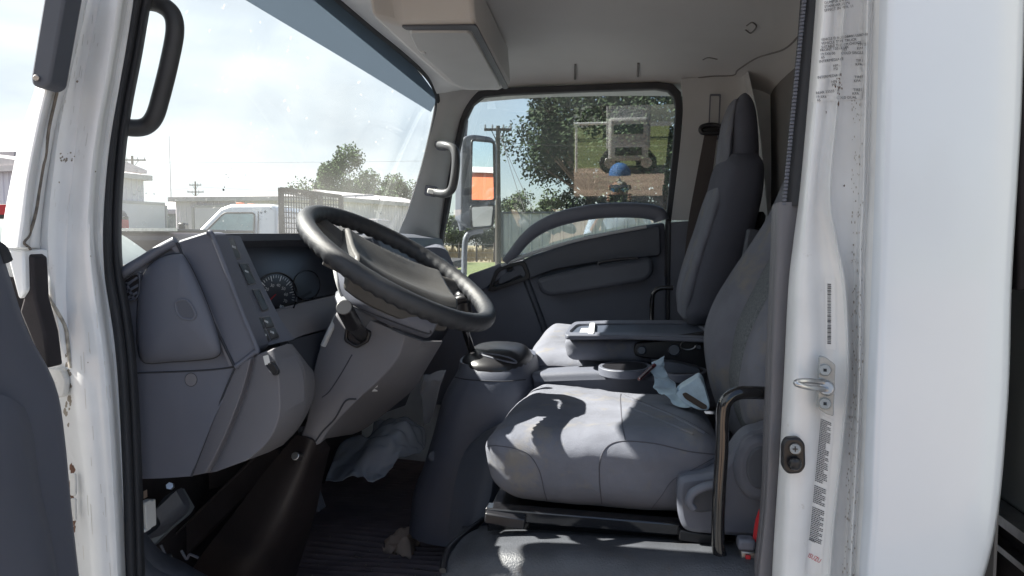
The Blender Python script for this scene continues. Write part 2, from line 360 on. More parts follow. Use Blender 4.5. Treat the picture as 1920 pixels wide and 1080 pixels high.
def writing(name, lines, tree, m, parent, off=.0012, V=1.1):
    """lines: (text, px, py, height_px, angle_deg, xscale) laid on a surface"""
    vs = []; fs = []
    for (s, x, y, h, an, xs) in lines:
        v, f = text2d(s, h * 1.38); ca, sa = math.cos(R(an)), math.sin(R(an)); k = len(vs)
        for p in v:
            u, q = p.x * xs, p.y; vs.append(hit(tree, x + u * ca - q * sa * -1 * -1 if False else x + u * ca + q * sa, y + u * sa - q * ca, off, V))
        fs += [tuple(i + k for i in q) for q in f]
    return finish(name, vs, fs, m, parent, fix=False)
def quadmesh(quads):
    vs = []; fs = []
    for q in quads:
        k = len(vs); vs += [Vector(p) for p in q]; fs.append(tuple(range(k, k + len(q))))
    return vs, fs
def decal(name, polys, tree, m, parent, off=.0006, V=1.1):
    vs = []; fs = []
    for pl in polys:
        q = [hit(tree, x, y, off, None) for x, y in pl]
        if any(h is None for h in q): continue
        k = len(vs); vs += q; fs.append(tuple(range(k, k + len(pl))))
    return finish(name, vs, fs, m, parent, fix=False)
def gridquad(q, nu, nv):
    """subdivide a pixel quad (4 corners) into cells so a decal follows a curved surface"""
    A, B, C, D = [Vector(p) for p in q]; o = []
    f = lambda u, v: tuple((A * (1 - u) + B * u) * (1 - v) + (D * (1 - u) + C * u) * v)
    for i in range(nu):
        for j in range(nv): o.append([f(i / nu, j / nv), f((i + 1) / nu, j / nv), f((i + 1) / nu, (j + 1) / nv), f(i / nu, (j + 1) / nv)])
    return o
def merge(parts):
    vs = []; fs = []
    for v, f in parts:
        k = len(vs); vs += [Vector(p) for p in v]; fs += [tuple(i + k for i in q) for q in f]
    return vs, fs
def rbox(lo, hi):
    x0, y0, z0 = lo; x1, y1, z1 = hi
    return [Vector((x, y, z)) for z in (z0, z1) for x, y in ((x0, y0), (x1, y0), (x1, y1), (x0, y1))], [(0, 3, 2, 1), (4, 5, 6, 7), (0, 1, 5, 4), (1, 2, 6, 5), (2, 3, 7, 6), (3, 0, 4, 7)]
def rbar(a, b, w, h=None):
    a, b = Vector(a), Vector(b); t = (b - a).normalized(); u = t.cross(Vector((0, 0, 1))); u = u.normalized() if u.length > .01 else Vector((1, 0, 0)); v = t.cross(u); h = h or w
    return [p + u * sx * w / 2 + v * sy * h / 2 for p in (a, b) for sx, sy in ((-1, -1), (1, -1), (1, 1), (-1, 1))], [(0, 3, 2, 1), (4, 5, 6, 7), (0, 1, 5, 4), (1, 2, 6, 5), (2, 3, 7, 6), (3, 0, 4, 7)]
def rcyl(a, b, r0, r1=None, seg=14):
    a, b = Vector(a), Vector(b); r1 = r0 if r1 is None else r1; t = (b - a).normalized(); u = t.orthogonal().normalized(); v = t.cross(u)
    vs = [p + (u * math.cos(2 * PI * j / seg) + v * math.sin(2 * PI * j / seg)) * r for p, r in ((a, r0), (b, r1)) for j in range(seg)]
    return vs, [(j, (j + 1) % seg, seg + (j + 1) % seg, seg + j) for j in range(seg)] + [tuple(range(seg)), tuple(range(seg, 2 * seg))]
def mk(name, parts, m, parent=None, bevel=0, **kw):
    v, f = merge(parts); return finish(name, v, f, m, parent, bevel=bevel, **kw)

# ================================================================== THE TRUCK
T = empty('cab_over_truck', (-.1, 1.9, GZ), 'white cab-over truck whose grey cab is seen through the open driver door', 'truck')

# ---- shell: roof, floor, walls behind the trim
shell = mk('cab_body', [rbox((-.70, .98, .64), (.62, 2.84, .70)), rbox((-1.12, 1.06, -.98), (.62, 2.84, -.90)), rbox((-1.16, 1.04, -.98), (-1.10, 2.84, -.10)),
                        rbox((.54, 1.30, -.90), (.60, 2.84, .64)), rbox((-1.10, 2.79, -.90), (.54, 2.84, -.16)), rbox((-.80, .99, .50), (.54, 1.03, .64)), rbox((.24, 2.71, -.16), (.56, 2.80, .65)), rbox((-.62, 2.71, .61), (.3, 2.80, .65)), rbox((-1.12, .99, -1.05), (.62, 1.05, -.90))], M['white'], T)
obj_axles = mk('chassis_rail', [rbox((-1.0, 1.45, -1.2), (3.4, 1.55, -1.0)), rbox((-1.0, 2.25, -1.2), (3.4, 2.35, -1.0))], M['matt_black'], T)
for (xx, yy) in ((-.55, 1.12), (-.55, 2.62), (2.6, 1.12), (2.6, 2.62)):
    wv = rcyl((xx, yy - .11, GZ + .38), (xx, yy + .11, GZ + .38), .38, seg=28)
    wh = mk('wheel', [wv], M['matt_black'], T, bevel=.02); mk('rim', [rcyl((xx, yy - .12, GZ + .38), (xx, yy + .12, GZ + .38), .2, seg=24)], M['white'], wh, bevel=.005)

# ---- headliner and rear wall
hz = .60
def ceil(px, py): return P(px, py, Z=hz)
hl = patch('headliner', [[(-.60, 1.06, .57), (-.3, 1.06, .60), (.1, 1.06, .60), (.42, 1.06, .59), (.53, 1.06, .54)],
                         [(-.62, 1.6, .585), (-.3, 1.6, .612), (.1, 1.6, .612), (.42, 1.6, .60), (.53, 1.6, .55)],
                         [(-.62, 2.3, .585), (-.3, 2.3, .612), (.1, 2.3, .605), (.42, 2.3, .585), (.53, 2.3, .53)],
                         [(-.60, 2.62, .565), (-.3, 2.62, .585), (.1, 2.62, .575), (.42, 2.62, .555), (.53, 2.62, .50)],
                         [(-.60, 2.76, .50), (-.3, 2.76, .515), (.1, 2.76, .51), (.42, 2.76, .49), (.53, 2.76, .46)]], M['liner'], T, n=6, world=True, t=.01, dirn=(0, 0, 1))
tH = bvh(hl)
tube('liner_seam', [hit(tH, x, y, .001) for x, y in [(1290, 149), (1330, 143), (1374, 141), (1385, 130), (1420, 108), (1470, 92), (1505, 60)]], .0030, M['rearwall'], hl, seg=6)
for q in ([(1400, 48), (1410, 42), (1418, 50), (1408, 62), (1398, 56)],):
    tube('clip', [hit(tH, x, y, .003) for x, y in q], .0022, M['rearwall'], hl, seg=6)
tube('clip', [hit(tH, x, y, .002) for x, y in [(1318, 112), (1328, 108), (1345, 111)]], .0022, M['rearwall'], hl, seg=6)
tube('liner_groove', [hit(tH, x, y, .001) for x, y in [(1078, 148), (1079, 120)]], .004, M['rearwall'], hl, seg=6)
tube('liner_groove', [hit(tH, x, y, .001) for x, y in [(1196, 143), (1197, 118)]], .004, M['rearwall'], hl, seg=6)
rw = patch('rear_wall_trim', [[(.50, 1.10, .57), (.53, 1.7, .58), (.53, 2.3, .55), (.50, 2.72, .50)], [(.52, 1.10, .2), (.535, 1.7, .2), (.535, 2.3, .2), (.51, 2.72, .2)],
                              [(.52, 1.10, -.2), (.535, 1.7, -.2), (.535, 2.3, -.2), (.51, 2.72, -.2)], [(.52, 1.10, -.95), (.535, 1.7, -.95), (.535, 2.3, -.95), (.51, 2.72, -.95)]], M['rearwall'], T, n=5, world=True, t=.004, dirn=(1, 0, 0))
# window strip low on the rear wall
# ---- windshield
gu = lambda z: -.84 + .345 * z
def WS(px, py, off=0): return PP(px, py, (-.84 + off, 2.6, 0), (1, -.117, -.345))
corner = lambda y: -.0 + max(0, (y - 2.45)) * .0
wsq = [[(gu(z) + .117 * (y - 2.6), y, z) for y in (1.17, 1.4, 1.85, 2.3, 2.70)] for z in (-.16, .0, .2, .4, .60)]
ws = patch('windshield', wsq, M['windshield'], T, n=2, world=True, t=.004, dirn=(-1, 0, .3))
# tinted band: lower edge (455,0)->(808,212), upper edge at the header
band_lo = [(380, -45), (455, 0), (560, 62), (680, 134), (770, 189), (806, 211), (813, 205)]
band_hi = [(560, -60), (628, -5), (700, 60), (762, 112), (800, 150), (816, 172), (819, 186)]
wx = lambda y, z: -.834 + .345 * z + .117 * (y - 2.6)
bl = [Vector((wx(y, z), y, z)) for y, z in ((1.17, .516), (1.35, .506), (1.6, .494), (1.85, .483), (2.1, .471), (2.35, .458), (2.6, .445))]
bh = [Vector((wx(y, z), y, z)) for y, z in ((1.17, .64), (1.35, .63), (1.6, .616), (1.85, .60), (2.1, .577), (2.35, .553), (2.622, .50))]
patch('pillar_sun_block', [[Vector((wx(y, z) + .01, y, z)) for y in (1.10, ye)] for z, ye in ((.66, 1.17), (.38, 1.17), (.1, 1.17), (-.16, 1.21))], M['trim_light'], T, n=4, k=1, world=True, t=.02, dirn=(-1, 0, .3))  # hidden sheet added along the glass edge to block sun
box('header_sun_block', (-.80, 1.0, .625), (-.66, 2.84, .70), M['white'], T, bevel=.01)  # box added above the windshield to block sun
patch('tint_band', [bl, bh], M['tint'], ws, n=3, k=3, world=True, t=.0006, dirn=(-1, 0, .3))
# black rubber edge and painted header below the roof
edge = [(560, -60), (628, -6), (700, 55), (765, 108), (803, 146), (819, 178), (818, 204), (806, 262), (790, 325), (768, 395), (752, 440)]
tube('windshield_rubber', [WS(*p, off=.012) for p in edge], .009, M['rubber'], ws, seg=8)
hdr = patch('windshield_header', [[WS(*p, off=.02) for p in [(560, -62), (628, -9), (700, 52), (765, 105), (803, 143), (819, 176)]],
                                  [P(700, -60, Z=.55), P(745, -20, Z=.55), P(800, 40, Z=.55), P(845, 95, Z=.53), P(872, 140, Z=.50), P(890, 165, V=2.66)]], M['liner'], T, n=5, k=4, world=True, t=.012, dirn=(-.3, 0, 1))
random.seed(41); sq = []
def speck(x, y, r): return [WS(x + r * random.uniform(.5, 1.1) * math.cos(2 * PI * i / 7), y + r * random.uniform(.5, 1.2) * math.sin(2 * PI * i / 7), off=.008) for i in range(7)]
for _ in range(95):
    x = random.uniform(218, 755); y = 436 - abs(random.gauss(0, 55)); sq.append(speck(x, y, random.choice((.5, .6, .8, .9, 1.6))))
for _ in range(30): sq.append(speck(random.gauss(262, 18), random.gauss(352, 26), random.choice((.6, .8, 1.5))))
for (x, y, r) in ((497, 397, 3), (490, 399, 3), (484, 401, 1.6), (508, 391, 2), (424, 327, 1.2), (428, 333, 1)): sq.append(speck(x, y, r))
v_, f_ = quadmesh(sq); tag(finish('dried_specks', v_, f_, mat('dried_speck', (.8, .8, .76), .9), ws, fix=False), kind='stuff')
v_, f_ = quadmesh([speck(419, 356, 2.4), speck(421, 351, 1.4)]); finish('bug_spot', v_, f_, mat('bug_spot', (.05, .02, .02), .9), ws, fix=False)
# ---- overhead console
oc_px = [(698, 33), (750, 47), (892, 46), (957, 160), (938, 170), (868, 170), (832, 152), (762, 92)]
oc = prism('overhead_console', [P(x, y, Z=.475) for x, y in oc_px], None, .13, M['liner'], T, world=True, dirn=(-.12, 0, 1), bevel=.012, taper=.04)
lidp = rounded([(765, 61), (882, 61), (941, 166), (880, 168), (852, 158), (784, 98)], 9, 3)
lid = prism('console_lid', [P(x, y, Z=.468) for x, y in lidp], None, .012, M['trim_light'], oc, world=True, dirn=(0, 0, 1), bevel=.004)
gro = rounded([(752, 50), (893, 48), (954, 166), (944, 168), (884, 57), (762, 57)], 4, 2)
prism('lid_channel', [P(x, y, Z=.4725) for x, y in gro], None, .004, M['plastic_dark'], oc, world=True, dirn=(0, 0, 1), bevel=0)
box('latch', P(787, 98, Z=.466), P(787, 98, Z=.466) + Vector((.012, .02, .004)), M['liner'], oc, bevel=.002)

# ---- far side: wall trim, window frame, passenger door
FV = 2.70
inner = [(822, 520), (830, 440), (840, 390), (848, 340), (860, 280), (872, 225), (886, 196), (905, 181), (940, 177), (1100, 170), (1230, 166), (1252, 170), (1264, 182), (1267, 205), (1262, 280), (1254, 360), (1248, 420), (1246, 520)]
outer = [(818, 520), (824, 440), (832, 390), (838, 340), (850, 280), (862, 225), (874, 192), (896, 171), (936, 165), (1100, 158), (1232, 153), (1262, 157), (1277, 172), (1281, 205), (1275, 280), (1266, 360), (1258, 420), (1256, 520)]
door = prism('passenger_door', [(1246, 417), (1200, 423), (1100, 442), (1040, 462), (985, 486), (945, 497), (905, 510), (872, 520), (800, 520), (780, 600), (800, 760), (1250, 760), (1252, 500)], 2.70, .07, M['plastic'], T, bevel=.01)
ring('window_frame', outer, inner, 2.685, .04, M['rubber'], door, closed=False, bevel=.004)
# window glass, leaning in towards its top
ta = math.tan(R(4.4))
gq = [[(x, 2.745 - ta * (z - .0), z) for x in (-.70 + .16 * (z + .22), -.4, 0, .26)] for z in (-.22, .1, .35, .58)]
pg = patch('door_glass', gq, M['window'], door, n=2, world=True, t=.004, dirn=(0, 1, 0))
# belt line, arch, armrest, pull, handle
arch = [(948, 492), (962, 476), (985, 448), (1015, 425), (1060, 407), (1120, 396), (1180, 394), (1218, 397), (1236, 404), (1240, 414)]
tube('door_arch', [P(x, y, V=2.665) for x, y in arch], .024, M['plastic'], door, seg=12, flat=.8, rf=lambda t: .75 + .45 * min(1, t * 2.2))
prism('upper_door_panel', rounded([(955, 500), (1000, 478), (1100, 447), (1238, 421), (1240, 480), (1120, 492), (1040, 506), (985, 526)], 10), 2.672, .03, M['plastic_dark'], door, bevel=.012)
tube('sill_edge', [P(x, y, V=2.66) for x, y in [(940, 498), (1000, 474), (1060, 456), (1130, 440), (1212, 425)]], .006, M['trim_light'], door, seg=8)
arm = prism('armrest', rounded([(1004, 524), (1100, 500), (1224, 482), (1226, 512), (1212, 527), (1100, 546), (1030, 556), (1012, 548)], 14), 2.60, .09, M['plastic_dark'], door, bevel=.018, seg=3)
tube('armrest_pull', [P(x, y, V=2.595) for x, y in [(1122, 497), (1126, 491), (1160, 486), (1192, 484), (1196, 487)]], .005, M['black'], arm, seg=8)
hb = ring('door_handle', rounded([(914, 546), (930, 502), (984, 487), (996, 522), (925, 547)], 10), rounded([(923, 538), (936, 508), (978, 495), (987, 518), (930, 538)], 8), 2.665, .04, M['black'], door, bevel=.003)
prism('handle_recess', rounded([(920, 541), (933, 506), (980, 492), (990, 520), (930, 541)], 8), 2.695, .003, M['dash_dark'], hb, bevel=0)
prism('pull_lever', rounded([(932, 530), (940, 514), (982, 500), (984, 512), (940, 534)], 5), 2.672, .012, M['plastic_dark'], hb, bevel=.004)
prism('corner_trim', rounded([(876, 516), (944, 492), (952, 512), (905, 545), (880, 548)], 6), 2.672, .03, M['plastic'], door, bevel=.006)
tube('door_groove', [P(x, y, V=2.695) for x, y in [(985, 520), (1000, 560), (1020, 615), (1030, 660)]], .012, M['plastic_dark'], door, seg=8)
box('door_seal', P(1248, 760, V=2.66), P(1257, 415, V=2.70) + Vector((0, .02, 0)), M['rubber'], door, bevel=.004)
# rear quarter trim beyond the door
rq = patch('rear_quarter_trim', [[(1277, 148, 2.67), (1330, 143, 2.67), (1386, 138, 2.66), (1400, 120, 2.62)], [(1281, 205, 2.67), (1330, 210, 2.67), (1392, 215, 2.66), (1420, 215, 2.60)],
                            [(1274, 290, 2.67), (1330, 300, 2.67), (1390, 300, 2.66), (1430, 300, 2.60)], [(1259, 412, 2.67), (1320, 414, 2.67), (1390, 414, 2.66), (1440, 414, 2.60)]], M['trim_light'], T, n=5, t=.02)
prism('lower_quarter_trim', [(1254, 417), (1310, 413), (1460, 410), (1460, 760), (1248, 760)], 2.665, .03, M['plastic'], T, bevel=.006)
ring('belt_slot', rounded([(1327, 262), (1331, 176), (1352, 176), (1348, 262)], 3), rounded([(1330, 258), (1333, 180), (1349, 180), (1346, 258)], 2), 2.655, .004, M['plastic'], rq, bevel=0)
bg_ = empty('passenger_seat_belt', P(1333, 243, V=2.64) - WLOC[T.name]); bg_.parent = T; WLOC[bg_.name] = P(1333, 243, V=2.64)
patch('belt_strap', [[(1322, 246, 2.63), (1346, 246, 2.63)], [(1306, 330, 2.60), (1335, 332, 2.60)], [(1290, 420, 2.57), (1320, 424, 2.57)], [(1280, 520, 2.54), (1306, 524, 2.54)]], M['belt'], bg_, n=5, k=1, t=.002)
tube('belt_anchor', [P(x, y, V=2.615) for x, y in [(1316, 248), (1316, 238), (1334, 234), (1352, 238), (1350, 248), (1334, 250)]], .008, M['black'], bg_, seg=8, closed=True)
prism('anchor_cover', rounded([(1318, 238), (1330, 232), (1350, 236), (1352, 252), (1320, 252)], 5), 2.622, .02, M['black'], bg_, bevel=.004)

# far front pillar with its grab handle
fp = patch('far_pillar_trim', [[(816, 168, 2.62), (850, 160, 2.64), (880, 165, 2.67), (900, 168, 2.69)], [(819, 205, 2.60), (835, 212, 2.62), (852, 215, 2.66), (864, 222, 2.69)],
                               [(804, 262, 2.58), (820, 268, 2.61), (838, 278, 2.65), (850, 285, 2.69)], [(786, 330, 2.57), (805, 340, 2.60), (825, 350, 2.65), (838, 355, 2.69)],
                               [(765, 395, 2.56), (790, 405, 2.60), (815, 410, 2.65), (828, 412, 2.69)], [(748, 436, 2.55), (778, 450, 2.59), (808, 462, 2.65), (824, 470, 2.69)], [(742, 470, 2.54), (776, 480, 2.58), (806, 500, 2.65), (820, 520, 2.69)]], M['trim_light'], T, n=5, t=.012)
gh = tube('grab_handle', [P(x, y, V=v) for x, y, v in [(822, 272, 2.60), (836, 273, 2.55), (851, 280, 2.53), (855, 300, 2.52), (852, 335, 2.52), (846, 356, 2.53), (832, 363, 2.55), (806, 358, 2.60)]], .015, M['handle_grey'], T, seg=12)
for q in ([(814, 264), (832, 264), (836, 282), (818, 281)], [(797, 346), (820, 350), (816, 370), (795, 366)]):
    prism('handle_base', rounded(q, 4), 2.585, .02, M['plastic'], gh, bevel=.004)
for q in ([(822, 268), (836, 268), (838, 277), (826, 277)], [(802, 353), (818, 355), (816, 365), (800, 362)]):
    prism('mount_cap', rounded(q, 2), 2.565, .012, M['white_pl'], gh, bevel=.003)

# passenger side mirror
mr = empty('side_mirror', P(905, 340, V=2.98) - WLOC[T.name]); mr.parent = T; WLOC[mr.name] = P(905, 340, V=2.98)
mo = rounded([(870, 255), (888, 250), (925, 255), (935, 275), (934, 330), (928, 420), (922, 432), (878, 430), (866, 420), (868, 300)], 10)
nrm = Vector((.81, -.585, -.02)).normalized()
prism('housing', [PP(x, y, P(900, 340, V=2.99), nrm) for x, y in mo], None, .06, M['plastic'], mr, world=True, dirn=-nrm, bevel=.012, taper=-.1)
tube('mirror_arm', [P(x, y, V=3.0) for x, y in [(872, 225), (868, 270), (862, 340), (862, 400), (868, 432)]], .014, M['plastic'], mr, seg=10)
tube('lower_arm', [P(x, y, V=v) for x, y, v in [(905, 432, 3.0), (884, 436, 2.98), (874, 446, 2.96), (871, 470, 2.95), (870, 512, 2.93), (866, 560, 2.9)]], .012, M['plastic'], mr, seg=10)
# the main glass faces back past the driver
def mglass(name, px):
    c0 = P(900, 340, V=2.972); q = [PP(x, y, c0, nrm) for x, y in rounded(px, 6, 3)]
    return prism(name, q, None, .004, M['mirror'], mr, world=True, dirn=-nrm, bevel=0)
for nm, px, dr in (('mirror_glass', [(884, 262), (926, 266), (928, 376), (882, 379)], 0), ('wide_angle_glass', [(882, 386), (927, 384), (923, 425), (884, 428)], 1)):
    cpt = P(px[0][0], px[0][1], V=2.962); cen = P(905, sum(p[1] for p in px) / 4, V=2.965)
    nn = nrm if not dr else Vector((.80, -.56, -.20)).normalized()
    q = [PP(x, y, cen, nn) for x, y in rounded(px, 6, 3)]
    prism(nm, q, None, .006, M['mirror'], mr, world=True, dirn=-nn, bevel=0)
    tube('glass_frame', [p + nn * .001 for p in q], .005, M['black'], mr, seg=8, closed=True, sm=False)

# ---- floor, firewall, underfloor parts
def ribs(p): return p + Vector((0, 0, .009 * math.sin(p.y * 2 * PI / .030 + 1.2 * math.sin(p.x * 9)) + .012 * noise.noise(p * 5)))
patch('floor_mat', [[(-1.08 + i * .21, 1.08 + j * .27, -.855) for i in range(6)] for j in range(7)], M['mat_rubber'], T, n=64, k=8, world=True, t=.02, dirn=(0, 0, -1), fn=ribs)
box('firewall', (-1.10, 1.06, -.9), (-1.02, 2.79, -.06), M['matt_black'], T, bevel=.01)
cb = patch('column_boot', [[(555, 815, 1.40), (585, 825, 1.38), (605, 850, 1.42)], [(500, 880, 1.42), (560, 895, 1.39), (592, 905, 1.45)], [(440, 960, 1.44), (520, 990, 1.40), (575, 985, 1.50)], [(365, 1060, 1.46), (470, 1080, 1.41), (545, 1080, 1.54)], [(330, 1140, 1.48), (440, 1150, 1.43), (530, 1150, 1.56)]], mat('brown_black_plate', (.018, .014, .015), .5, var=.3, vscale=7, bump2=.1), T, n=6, t=.04)
mk('floor_brace', [rbar(P(520, 840, V=1.5), P(300, 1065, V=1.62), .012, .055), rbar(P(500, 835, V=1.46), P(270, 1060, V=1.58), .006, .006)], M['matt_black'], T, bevel=.003)
mk('pedal_bracket', [rbar(P(380, 900, V=1.7), P(560, 850, V=1.7), .03, .05), rbox(P(270, 905, V=1.75), P(420, 890, V=1.8))], M['matt_black'], T)
pd = mk('brake_pedal', [rbar(P(566, 800, V=1.62), P(577, 862, V=1.6), .022, .008)], M['plastic'], T, bevel=.003)
pdl = empty('accelerator_pedal', P(595, 930, V=1.7) - WLOC[T.name]); pdl.parent = T; WLOC[pdl.name] = P(595, 930, V=1.7)
prism('pedal_pad', [P(582, 905, V=1.68), P(596, 900, V=1.72), P(613, 950, V=1.66), P(597, 962, V=1.62)], None, .02, M['plastic_dark'], pdl, world=True, dirn=(-1, .4, 0), bevel=.004)
mk('clamp', [rcyl(P(553, 855, V=1.36), P(568, 858, V=1.40), .008)], M['chrome'], T, bevel=.001)
# loose electrics under the dash
wc = mk('wiring_connector', [rbox(P(258, 995, V=1.2), P(273, 946, V=1.2) + Vector((0, .03, 0))), rbox(P(262, 999, V=1.195), P(271, 993, V=1.195) + Vector((0, .02, 0))), rbox(P(260, 949, V=1.195), P(272, 943, V=1.195) + Vector((0, .02, 0)))], M['white_pl'], T, bevel=.002)
for q, mm in (([(268, 944), (262, 930), (266, 915), (258, 895)], M['black']), ([(262, 1000), (266, 1018), (258, 1040)], M['black']), ([(256, 912), (264, 902), (266, 894)], M['red'])):
    tube('wire', [P(x, y, V=1.215) for x, y in q], .0016, mm, wc, seg=6)
mk('bolt', [rcyl(P(318, 911, V=1.30), P(321, 912, V=1.33), .007, seg=6)], M['chrome'], T)
mk('bracket_clip', [rbox(P(270, 935, V=1.25), P(275, 918, V=1.26))], M['napkin'], T)
rl = patch('air_duct', [[(280, 1030, 1.36), (256, 1010, 1.34)], [(310, 1000, 1.38), (285, 965, 1.36)], [(340, 975, 1.42), (310, 930, 1.40)], [(350, 960, 1.44), (330, 925, 1.42)]], mat('duct_plastic', (.13, .15, .17), .5, var=.15), T, n=5, k=1, t=.03)
patch('duct_side', [[(288, 960, 1.34), (330, 920, 1.37)], [(300, 985, 1.34), (345, 960, 1.38)], [(262, 1015, 1.33), (300, 1005, 1.36)]], M['plastic_dark'], T, n=4, k=1, t=.02)
for q in ([(302, 1022), (310, 1040), (316, 1048)], [(340, 1032), (350, 1048), (356, 1040), (372, 1046)]):
    tube('wire', [P(x, y, V=1.4) for x, y in q], .003, M['plastic'], T, seg=6)
mk('terminal', [rcyl(P(310, 1049, V=1.39), P(320, 1045, V=1.4), .009)], M['chrome'], T)
patch('sill_trim', [[(255, 1000, 1.22), (290, 1040, 1.28), (330, 1060, 1.34)], [(255, 1060, 1.2), (320, 1090, 1.25), (420, 1110, 1.3)], [(255, 1150, 1.2), (320, 1150, 1.22), (520, 1150, 1.26)]], M['plastic_dark'], T, n=5, t=.02)

# ---- dashboard
D = patch('dashboard', [[(232, 520, 1.165), (268, 495, 1.17), (330, 455, 1.18)], [(236, 600, 1.165), (320, 600, 1.17), (400, 590, 1.18)], [(243, 700, 1.165), (340, 697, 1.17), (440, 688, 1.18)],
                        [(248, 800, 1.165), (320, 798, 1.17), (396, 796, 1.172)], [(255, 898, 1.17), (300, 897, 1.175), (358, 893, 1.175)]], M['plastic'], T, n=5, t=.03)
box('dash_core', (-1.02, 1.20, -.34), (-.88, 2.66, -.13), M['plastic_dark'], D, bevel=.02)
tD = bvh(D)
seam('panel_seam', [(243, 700), (300, 698), (350, 696), (400, 693), (440, 688)], tD, M['seam'], D, r=.0016)
# fuse cover, bulged
fc = smooth2([(259, 655), (257, 600), (262, 540), (275, 505), (300, 484), (333, 476), (348, 484), (372, 530), (398, 595), (413, 650), (407, 668), (380, 674), (320, 678), (272, 680)], 3)
cx_, cy_ = 328, 590; secs = []
for k_, (sc, dv) in enumerate(((1.0, .0), (1.0, -.008), (.96, -.014), (.86, -.020), (.6, -.026), (.3, -.029), (.02, -.030))):
    secs.append([P(cx_ + (x - cx_) * sc, cy_ + (y - cy_) * sc, V=1.168 + dv) for x, y in fc])
fcv = loft('fuse_cover', secs, M['plastic'], D, angle=60)
tF = bvh(fcv)
rc_ = rounded([(328, 565), (348, 560), (360, 572), (368, 592), (360, 600), (342, 598), (332, 588)], 8)
decal('recess_shade', [rc_], tF, mat('recess_shade_tone', (.07, .075, .095), .45), fcv, off=.001)  # recess is flat, its shade painted as a darker patch
tube('recess_rim', [hit(tF, x, y, .0005) for x, y in rc_], .0022, M['plastic'], fcv, closed=True, sm=False, seg=8)
tube('cover_gap', [P(x, y, V=1.1665) for x, y in fc], .0016, M['seam'], D, closed=True, sm=False, seg=6)
decal('round_plug', [[(358 + 11 * math.cos(a * PI / 10), 712 + 12 * math.sin(a * PI / 10)) for a in range(20)]], tD, M['plastic_warm'], D, off=.002)
tube('plug_gap', [hit(tD, 358 + 11 * math.cos(a * PI / 10), 712 + 12 * math.sin(a * PI / 10), .001) for a in range(20)], .0009, M['seam'], D, closed=True, sm=False, seg=6)
# side vent by the pillar
vn = smooth2([(222, 530), (258, 510), (262, 540), (256, 560), (240, 565), (226, 556), (219, 542)], 4)
ve = ring('side_vent', vn, [(241 + (x - 241) * .86, 539 + (y - 539) * .84) for x, y in vn], 1.158, .012, M['plastic_dark'], D, bevel=.001)
prism('vent_hole', vn, 1.1625, .002, M['matt_black'], ve, bevel=0)
mk('slat', [rbar(P(a, b, V=1.16), P(c, d, V=1.16), .003, .004) for a, b, c, d in ((221, 545, 259, 520), (225, 555, 260, 534), (234, 562, 258, 548), (236, 530, 252, 562))], M['plastic'], ve)
# windscreen end of the dash: the rising top edge
tube('dash_top_edge', [P(x, y, V=v) for x, y, v in [(214, 524, 1.15), (240, 505, 1.15), (268, 488, 1.16), (300, 468, 1.17), (330, 452, 1.175)]], .009, M['plastic'], D, seg=10)
# instrument hood: side face towards the door
hs = prism('hood_side', rounded([(331, 452), (388, 434), (398, 440), (481, 655), (441, 687), (434, 680)], 5, 2), 1.172, .05, M['plastic'], D, bevel=.006)
tube('hood_edge', [P(x, y, V=1.172) for x, y in [(390, 435), (399, 443), (425, 508), (455, 588), (482, 654), (476, 662), (442, 688)]], .0045, M['plastic'], D, seg=8)
tube('hood_groove', [P(x, y, V=1.171) for x, y in [(332, 455), (352, 500), (385, 570), (415, 635), (439, 686)]], .0025, M['seam'], D, seg=8)
patch('hood_fillet', [[(318, 462, 1.17), (333, 453, 1.172)], [(350, 500, 1.168), (358, 498, 1.171)], [(388, 585, 1.168), (396, 583, 1.171)], [(430, 686, 1.17), (438, 684, 1.172)]], M['plastic_warm'], D, n=4, k=1, t=.008)
# bezel strip with the switches, and the recess behind it
bz = patch('switch_bezel', [[(398, 441, 1.185), (424, 441, 1.24), (450, 442, 1.30)], [(430, 520, 1.185), (458, 520, 1.24), (486, 520, 1.30)], [(460, 600, 1.185), (490, 598, 1.24), (524, 594, 1.30)],
                            [(481, 655, 1.185), (514, 645, 1.24), (552, 636, 1.30)]], M['plastic'], D, n=5, t=.02, dirn=(-1, .3, 0))
tB = bvh(bz)
def key(pts, name='rocker_switch', h=.006, mm='black', inset=0):
    f = [hit(tB, x, y, h) for x, y in pts]; g = [hit(tB, x, y, -.004) for x, y in pts]; k = len(f)
    tube('switch_surround', [hit(tB, x, y, .0015) for x, y in pts], .0016, M['plastic_warm'], D, closed=True, sm=False, seg=6)
    return finish(name, f + g, [tuple(range(k))] + [(i, (i + 1) % k, (i + 1) % k + k, i + k) for i in range(k)] + [tuple(range(2 * k - 1, k - 1, -1))], M[mm], D, bevel=.0012)
for q in ([(420, 447), (437, 447), (452, 484), (437, 486)], [(448, 494), (464, 494), (480, 531), (466, 534)], [(473, 543), (487, 542), (504, 580), (492, 584)]):
    key(rounded(q, 2, 2))
key([(401, 446), (414, 446), (471, 562), (457, 564)], 'vent_slot', .0006, 'matt_black')
for i in range(4): seam('slot_rib', [(404 + i * 3.2, 452), (459 + i * 3.2, 558)], tB, M['plastic'], D, r=.0008, off=.001)
for q in ([(474, 597), (490, 595), (498, 616), (484, 619)], [(491, 595), (506, 593), (515, 613), (499, 616)], [(484, 620), (498, 617), (507, 638), (494, 641)], [(500, 617), (515, 614), (524, 632), (508, 637)]):
    key(rounded(q, 2, 2), 'push_button')
mk2 = lambda pts: [(x, y) for x, y in pts]
dec = []
